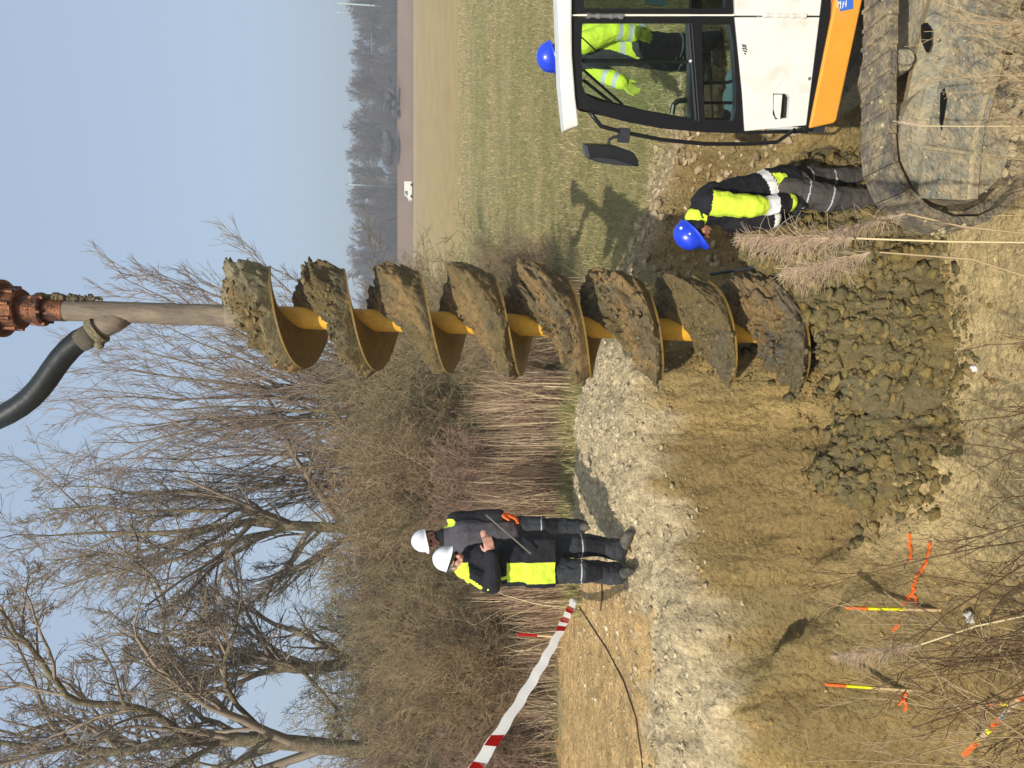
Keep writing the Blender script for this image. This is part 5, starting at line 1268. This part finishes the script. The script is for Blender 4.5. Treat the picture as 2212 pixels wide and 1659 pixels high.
# ------------------------------------------------------------------ tape, stakes, rod, cords, paint
def plastic(name, c, v):
    m = mat(name, c, .5, v, 14); n = m.node_tree; b = n.nodes['Principled BSDF']; tl = n.nodes.new('ShaderNodeBsdfTranslucent'); tl.inputs[0].default_value = (*c, 1)
    mx_ = n.nodes.new('ShaderNodeMixShader'); mx_.inputs[0].default_value = .68; o = n.nodes['Material Output']
    n.links.new(b.outputs[0], mx_.inputs[1]); n.links.new(tl.outputs[0], mx_.inputs[2]); n.links.new(mx_.outputs[0], o.inputs[0]); return m
M_red = plastic('tape_red', (.75,.03,.03), .1); M_tw = plastic('tape_white', (.93,.91,.85), .10); M_so = mat('fluo_orange', (.95,.18,.03), .6, .12, 30); M_sy = mat('fluo_yellow', (.85,.80,.02), .6, .1, 30); M_wood = mat('raw_lath', (.62,.45,.24), .8, .2, 25, stretch=(1,1,.2))
tp = empty('barrier_tape', atz(1243,1293,.04), 0, 'red and white barrier tape stretched slanting above the sand bed', 'barrier tape'); O = tp.location
A0 = at(1241,1295,7.9); A1 = at(1022,1668,4.45); N = 64; wd_ = .040
def bv(i): return Vector((math.sin(.45+.22*math.sin(i*.22)), .0, math.cos(.45+.22*math.sin(i*.22))))*wd_
edge = [A0.lerp(A1, i/N)+Vector((0, 0, -.05*math.sin(math.pi*i/N)+.006*math.sin(i*.9))) for i in range(N+1)]
V = []; 
for i, p in enumerate(edge):
    tw = .25*math.sin(i*.22); V += [p+bv(i)-O, p-bv(i)-O]
dirn = (A1-A0)/N
reds = [(.075,.125),(.175,.215),(.245,.285),(.865,.905),(.965,1.0)]
me = mesh('band', V, [(2*i, 2*i+1, 2*i+3, 2*i+2) for i in range(N)]); o = link('band', me, M_tw, tp)
for a, b in reds:
    pa = A0.lerp(A1, a); pb = A0.lerp(A1, b); sg = lambda f_: Vector((0, 0, -.05*math.sin(math.pi*f_))); sk_ = dirn.normalized()*.045
    V2 = []
    for f_ in np.linspace(a, b, 4):
        p = A0.lerp(A1, float(f_))+sg(float(f_)); i_ = f_*N; n_ = Vector((.0, 0, .0)); up2 = bv(i_)
        V2 += [p+up2*1.01+sk_+n_-O, p-up2*1.01-sk_*.2+n_-O]
    o = link('red_stripe', mesh('red_stripe', V2, [(2*i, 2*i+1, 2*i+3, 2*i+2) for i in range(3)]), M_red, tp); s3 = o.modifiers.new('s', 'SOLIDIFY'); s3.thickness = .003; s3.offset = 0
def on_ground(pts, dz=.008):
    """where the sight line of a picture point first meets the ground"""
    out = []
    for px, py, z in pts:
        d = ray(px, py); o = Vector((0, 0, EYE)); t = 2.6
        while t < 12 and (o+d*t).z > gh((o+d*t).x, (o+d*t).y): t += .01
        p = o+d*t; p.z = gh(p.x, p.y)+dz; out.append(p)
    return out
def stake(top, bot, Y, r, bands, label, lean=0):
    g0 = on_ground([(bot[0], bot[1], gh(at(*bot, Y).x, Y))], 0)[0]
    if abs(g0.y-Y) < 1.2: Y = g0.y
    a = at(*bot, Y); b = at(*top, Y+lean); a.z -= .03; t = empty('survey_stake', a, 0, label, 'stake'); L_ = b-a; q = Vector(L_).to_track_quat('Z', 'Y').to_matrix().to_4x4(); ln = L_.length
    for f0, f1, m, nm in bands: MB().box((-r, -r*.6, ln*f0), (r, r*.6, ln*f1), q).build(nm, m, t, bevel=.002)
    return t
B3 = [(0,.40,M_wood,'shaft'), (.40,.78,M_sy,'yellow_band'), (.78,1,M_so,'orange_tip')]
stake((1828,1313),(2022,1318),4.45,.0145,B3,'tall survey stake with yellow and orange bands, near the left end of the clay heap')
stake((1784,1478),(1966,1492),4.60,.0135,[(0,.50,M_wood,'shaft'), (.50,.78,M_sy,'yellow_band'), (.78,1,M_so,'orange_tip')],'leaning orange-tipped survey stake, the lower-left of the two in the pit')
stake((1118,1370),(1188,1375),7.4,.016,[(0,.45,M_wood,'shaft'), (.45,1,M_red,'red_tip')],'red-topped stake just behind the barrier tape')
stake((2130,1522),(2178,1521),3.6,.013,[(0,.5,M_sy,'yellow_band'), (.5,1,M_so,'orange_tip')],'short orange and yellow peg beside the slanting painted lath')
pa, pb = at(2080,1634,3.55), at(2235,1478,3.25); t = empty('painted_lath', pb, 0, 'slanting painted lath with orange, yellow and pale patches at the bottom edge', 'lath'); L_ = pa-pb; q = L_.to_track_quat('Z', 'Y').to_matrix().to_4x4(); ln = L_.length
fr_ = [0,.16,.2,.36,.46,.60,.66,.76,.79,.9,1]; ms = [M_wood,M_so,M_wood,M_tw,M_so,M_sy,M_wood,M_sy,M_so,M_so]; nms = ['bare_length','orange_patch','bare_length','pale_patch','orange_patch','yellow_patch','bare_length','yellow_patch','orange_patch','orange_tip']
for i in range(10): MB().box((-.010,-.006,ln*fr_[i]), (.010,.006,ln*fr_[i+1]), q).build(nms[i], ms[i], t)
M_rod = mat('dark_rod', (.06,.06,.075), .4, .2, 10, metal=.6)
rz0 = at(1535,592,5.95); rz1 = at(1676,571,5.50); m = MB(); m.tube([rz0, rz1], .014, 8); o = m.build('steel_rod', M_rod, None); tag(o, 'dark steel rod leaning on the pit wall between the auger and the stooping worker', 'rod')
def dens(P, n=6):
    o = []
    for i in range(len(P)-1):
        for k in range(n): o.append((P[i][0]+(P[i+1][0]-P[i][0])*k/n, P[i][1]+(P[i+1][1]-P[i][1])*k/n, P[i][2]))
    o.append(P[-1]); return o
m = MB(); m.tube(on_ground(dens([(1243,1297,0),(1290,1368,0),(1313,1403,0),(1350,1473,0),(1375,1547,0),(1388,1634,0),(1392,1690,0)])), .007, 5); o = m.build('cord', mat('brown_cord', (.09,.055,.03), .9, .2, 20), None); tag(o, 'thin brown cord lying in a curve across the sand bed', 'cord')
m = MB(); m.tube(on_ground(dens([(1302,1250,0),(1303,1285,0),(1299,1318,0)])), .009, 5); o = m.build('twig', mat('dark_twig', (.10,.05,.03), .9, .2, 20), None); tag(o, 'short dark twig on the sand just left of the standing men', 'twig')
for i, P in enumerate(([(1970,1152,-1.8),(1974,1210,-1.8)], [(2015,1172,-1.8),(2003,1222,-1.8),(1985,1253,-1.8),(1979,1280,-1.8),(1960,1305,-1.8)], [(1982,1268,-1.8),(1984,1306,-1.8)], [(1936,1363,-1.8),(1948,1347,-1.8)], [(1962,1492,-1.8),(1950,1522,-1.8)], [(1963,1496,-1.8),(1966,1535,-1.8)])):
    pts = on_ground(dens(P, 7), .014); V = []
    for k, p in enumerate(pts):
        d = (pts[min(k+1, len(pts)-1)]-pts[max(k-1, 0)]).normalized(); sdv_ = Vector((0,0,1)).cross(d).normalized()*(.009+.004*math.sin(k*2.3)); V += [p+sdv_, p-sdv_]
    me = mesh('paint_mark', V, [(2*k, 2*k+1, 2*k+3, 2*k+2) for k in range(len(pts)-1)]); o = link('paint_mark', me, M_so); s_ = o.modifiers.new('s', 'SOLIDIFY'); s_.thickness = .010; s_.offset = 0
    tag(o, ['straight orange spray stroke near the left tip of the clay heap','long bent orange spray stroke beside the tall survey stake','short orange spray stroke crossing the long bent one','orange spray dab left of the tall survey stake','slanting orange spray stroke at the foot of the leaning stake','straight orange spray stroke at the foot of the leaning stake'][i], 'paint mark', 'orange survey paint marks')
# ------------------------------------------------------------------ foreground growth on our side of the pit
M_stem = bark('dry_stem', (.46,.33,.18), .2); M_stem2 = bark('red_brown_stem', (.16,.095,.05), .2); M_plume = bark('reed_plume', (.62,.46,.31), .15); M_straw = bark('straw_stalk', (.66,.52,.28), .15)
rnd = random.Random(77)
def plume_reed(pts, Y0, Y1, p0, p1, wdp, label, dens_=420, m=M_straw, r=.0035, side=1):
    n = len(pts); P = [at(px, py, Y0+(Y1-Y0)*i/(n-1)) for i, (px, py) in enumerate(pts)]
    ext = P[0]+(P[0]-P[1]).normalized()*.5; P = [ext]+P; O = P[0]; dens_ = int(dens_*.85); t = empty('reed', O, 0, label, 'reed')
    link('stalk', tmesh('stalk', [([tuple(p-O) for p in P], [r]*len(P))], 6), m, t)
    a = at(*p0, Y1); b = at(*p1, Y1+.05); d = (b-a); pl = []
    for k in range(dens_):
        f = rnd.random()**.9; s = a.lerp(b, f)+Vector((rnd.gauss(0,.004), rnd.gauss(0,.004), 0)); w_ = wdp*(math.sin(math.pi*min(1, f*.85+.12)))**.7
        dd = (d.normalized()*rnd.uniform(.7, 1.2)+Vector((side*rnd.gauss(.32,.40), rnd.gauss(0,.4), rnd.gauss(-.05,.3)))).normalized()
        pl.append(wander(s-O, dd, w_*rnd.uniform(.5, 1.5), 5, .0010, .0005, .12, -.14) if True else 0)
    pl += [([tuple(a-O), tuple(a.lerp(b,.5)-O), tuple(b-O)], [.003,.002,.001])]
    groups = tubes(pl, 3); link('plume', npmesh('plume', *groups), M_plume, t); return t
plume_reed([(2225,524),(2050,522),(1850,515)], 2.15, 2.35, (1845,516), (1595,512), .10, 'tall pale reed with a feathery plume overlapping the stooping worker', 520, side=-1)
plume_reed([(2225,600),(2100,560),(1900,545)], 2.4, 2.6, (1880,545), (1690,590), .11, 'reed plume drooping over the heap, between the tall pale reed and the auger', 420, M_stem, side=-1)
plume_reed([(2225,505),(2080,490),(1960,462)], 2.5, 2.7, (1955,462), (1790,500), .08, 'reed plume in front of the track end, right of the tall pale reed', 300, M_stem, side=-1)
plume_reed([(2225,1328),(2110,1352),(1990,1392)], 2.5, 2.8, (1985,1395), (1800,1418), .07, 'reed with a ragged plume between the two survey stakes', 420, M_straw, side=-1)
plume_reed([(2225,272),(2100,273),(1985,272)], 2.7, 2.8, (1995,272), (1930,262), .03, 'single bare pale reed stalk rising in front of the track', 40, M_straw, .0026)
CFF = [dict(n=5, t0=.25, ang=(12,40), l=.5, r=.6, k=5, wig=.09, trop=.02, rmin=.0021), dict(n=4, t0=.2, ang=(15,45), l=.5, r=.6, k=3, wig=.12, trop=.0, rmin=.0016)]
def stems(label, x0, x1, y0, y1, n, h0, h1, lean, m, r=.0040, sd=1):
    global rnd
    rnd = random.Random(sd); lim = []; out = [[], []]; cx = (x0+x1)/2; cy = (y0+y1)/2; O = Vector((cx, cy, gh(cx, cy)))
    for i in range(int(n*1.6)):
        x = rnd.uniform(x0, x1); y = rnd.uniform(y0, y1); s = Vector((x, y, gh(x, y)-.03))-O
        p = wander(s, (rnd.gauss(lean, .25), rnd.gauss(.1, .15), 1), rnd.uniform(h0*1.1, h1*1.15), 8, r*rnd.uniform(.8, 1.3), .0018, .05, -.01); lim.append(p); branchout(p, h1*.55, 0, out, CFF)
    t = empty('dry_shrub', O, 0, label, 'shrub'); 
    link('stem', tmesh('stem', lim, 5), m, t); tag(link('twigs', tmesh('twigs', sum(out, []), 3), m, t), kind='stuff')
stems('red brown twiggy stems rising before the thin left end of the clay heap', -1.15, -.35, 2.3, 3.0, 12, .75, 1.25, -.12, M_stem2, sd=1)
stems('yellow brown stems crossing in front of the tall survey stake', -1.9, -1.2, 2.4, 3.1, 13, .7, 1.3, .25, M_stem, sd=2)
stems('tangle of dry stems at the bottom left corner around the painted lath', -2.4, -1.7, 2.5, 3.2, 16, .5, 1.1, .2, M_stem, sd=3)
stems('sparse dark stems in front of the pale soil slab', -.5, .35, 2.1, 2.8, 9, .45, .9, -.3, M_stem2, sd=4)
stems('brown stems beside the reeds below the right end of the clay heap', .35, 1.0, 2.2, 2.8, 9, .35, .75, .1, M_stem, sd=5)
stems('brown stems standing before the muddy track frame', 1.3, 1.85, 2.5, 3.0, 10, .5, .95, 0, M_stem, sd=6)
def fgp(rg):
    x = rg.uniform(-2.6, 2.3); y = rg.uniform(2.1, 3.7)
    if fbm(np.array([x*1.3]), np.array([y*1.3]), 2, 9)[0]+.3*(abs(x+.1) > .6)-.10 < .0: return None
    return x, y, gh(x, y)-.02, 1, 1
fg = blades('dry_grass', 6500, fgp, .15, .58, .0022, [(.42,.30,.14),(.55,.42,.22),(.28,.18,.09),(.48,.36,.20)], 12, .55, 4); tag(fg, 'dead straw coloured grass on the near bank along the bottom edge', 'dry grass', kind='stuff')

# ------------------------------------------------------------------ haze
hz_ = MB(); hz_.box((-420,-90,-4),(420,400,42)); hb_ = bpy.data.materials.new('air'); hb_.use_nodes = True; n = hb_.node_tree; n.nodes.clear()
pv_ = n.nodes.new('ShaderNodeVolumePrincipled'); pv_.inputs['Color'].default_value = (.86,.90,.97,1); pv_.inputs['Density'].default_value = .0022; pv_.inputs['Anisotropy'].default_value = .2
oo = n.nodes.new('ShaderNodeOutputMaterial'); n.links.new(pv_.outputs[0], oo.inputs['Volume'])
ho_ = hz_.build('haze', hb_, None); tag(ho_, kind='stuff')
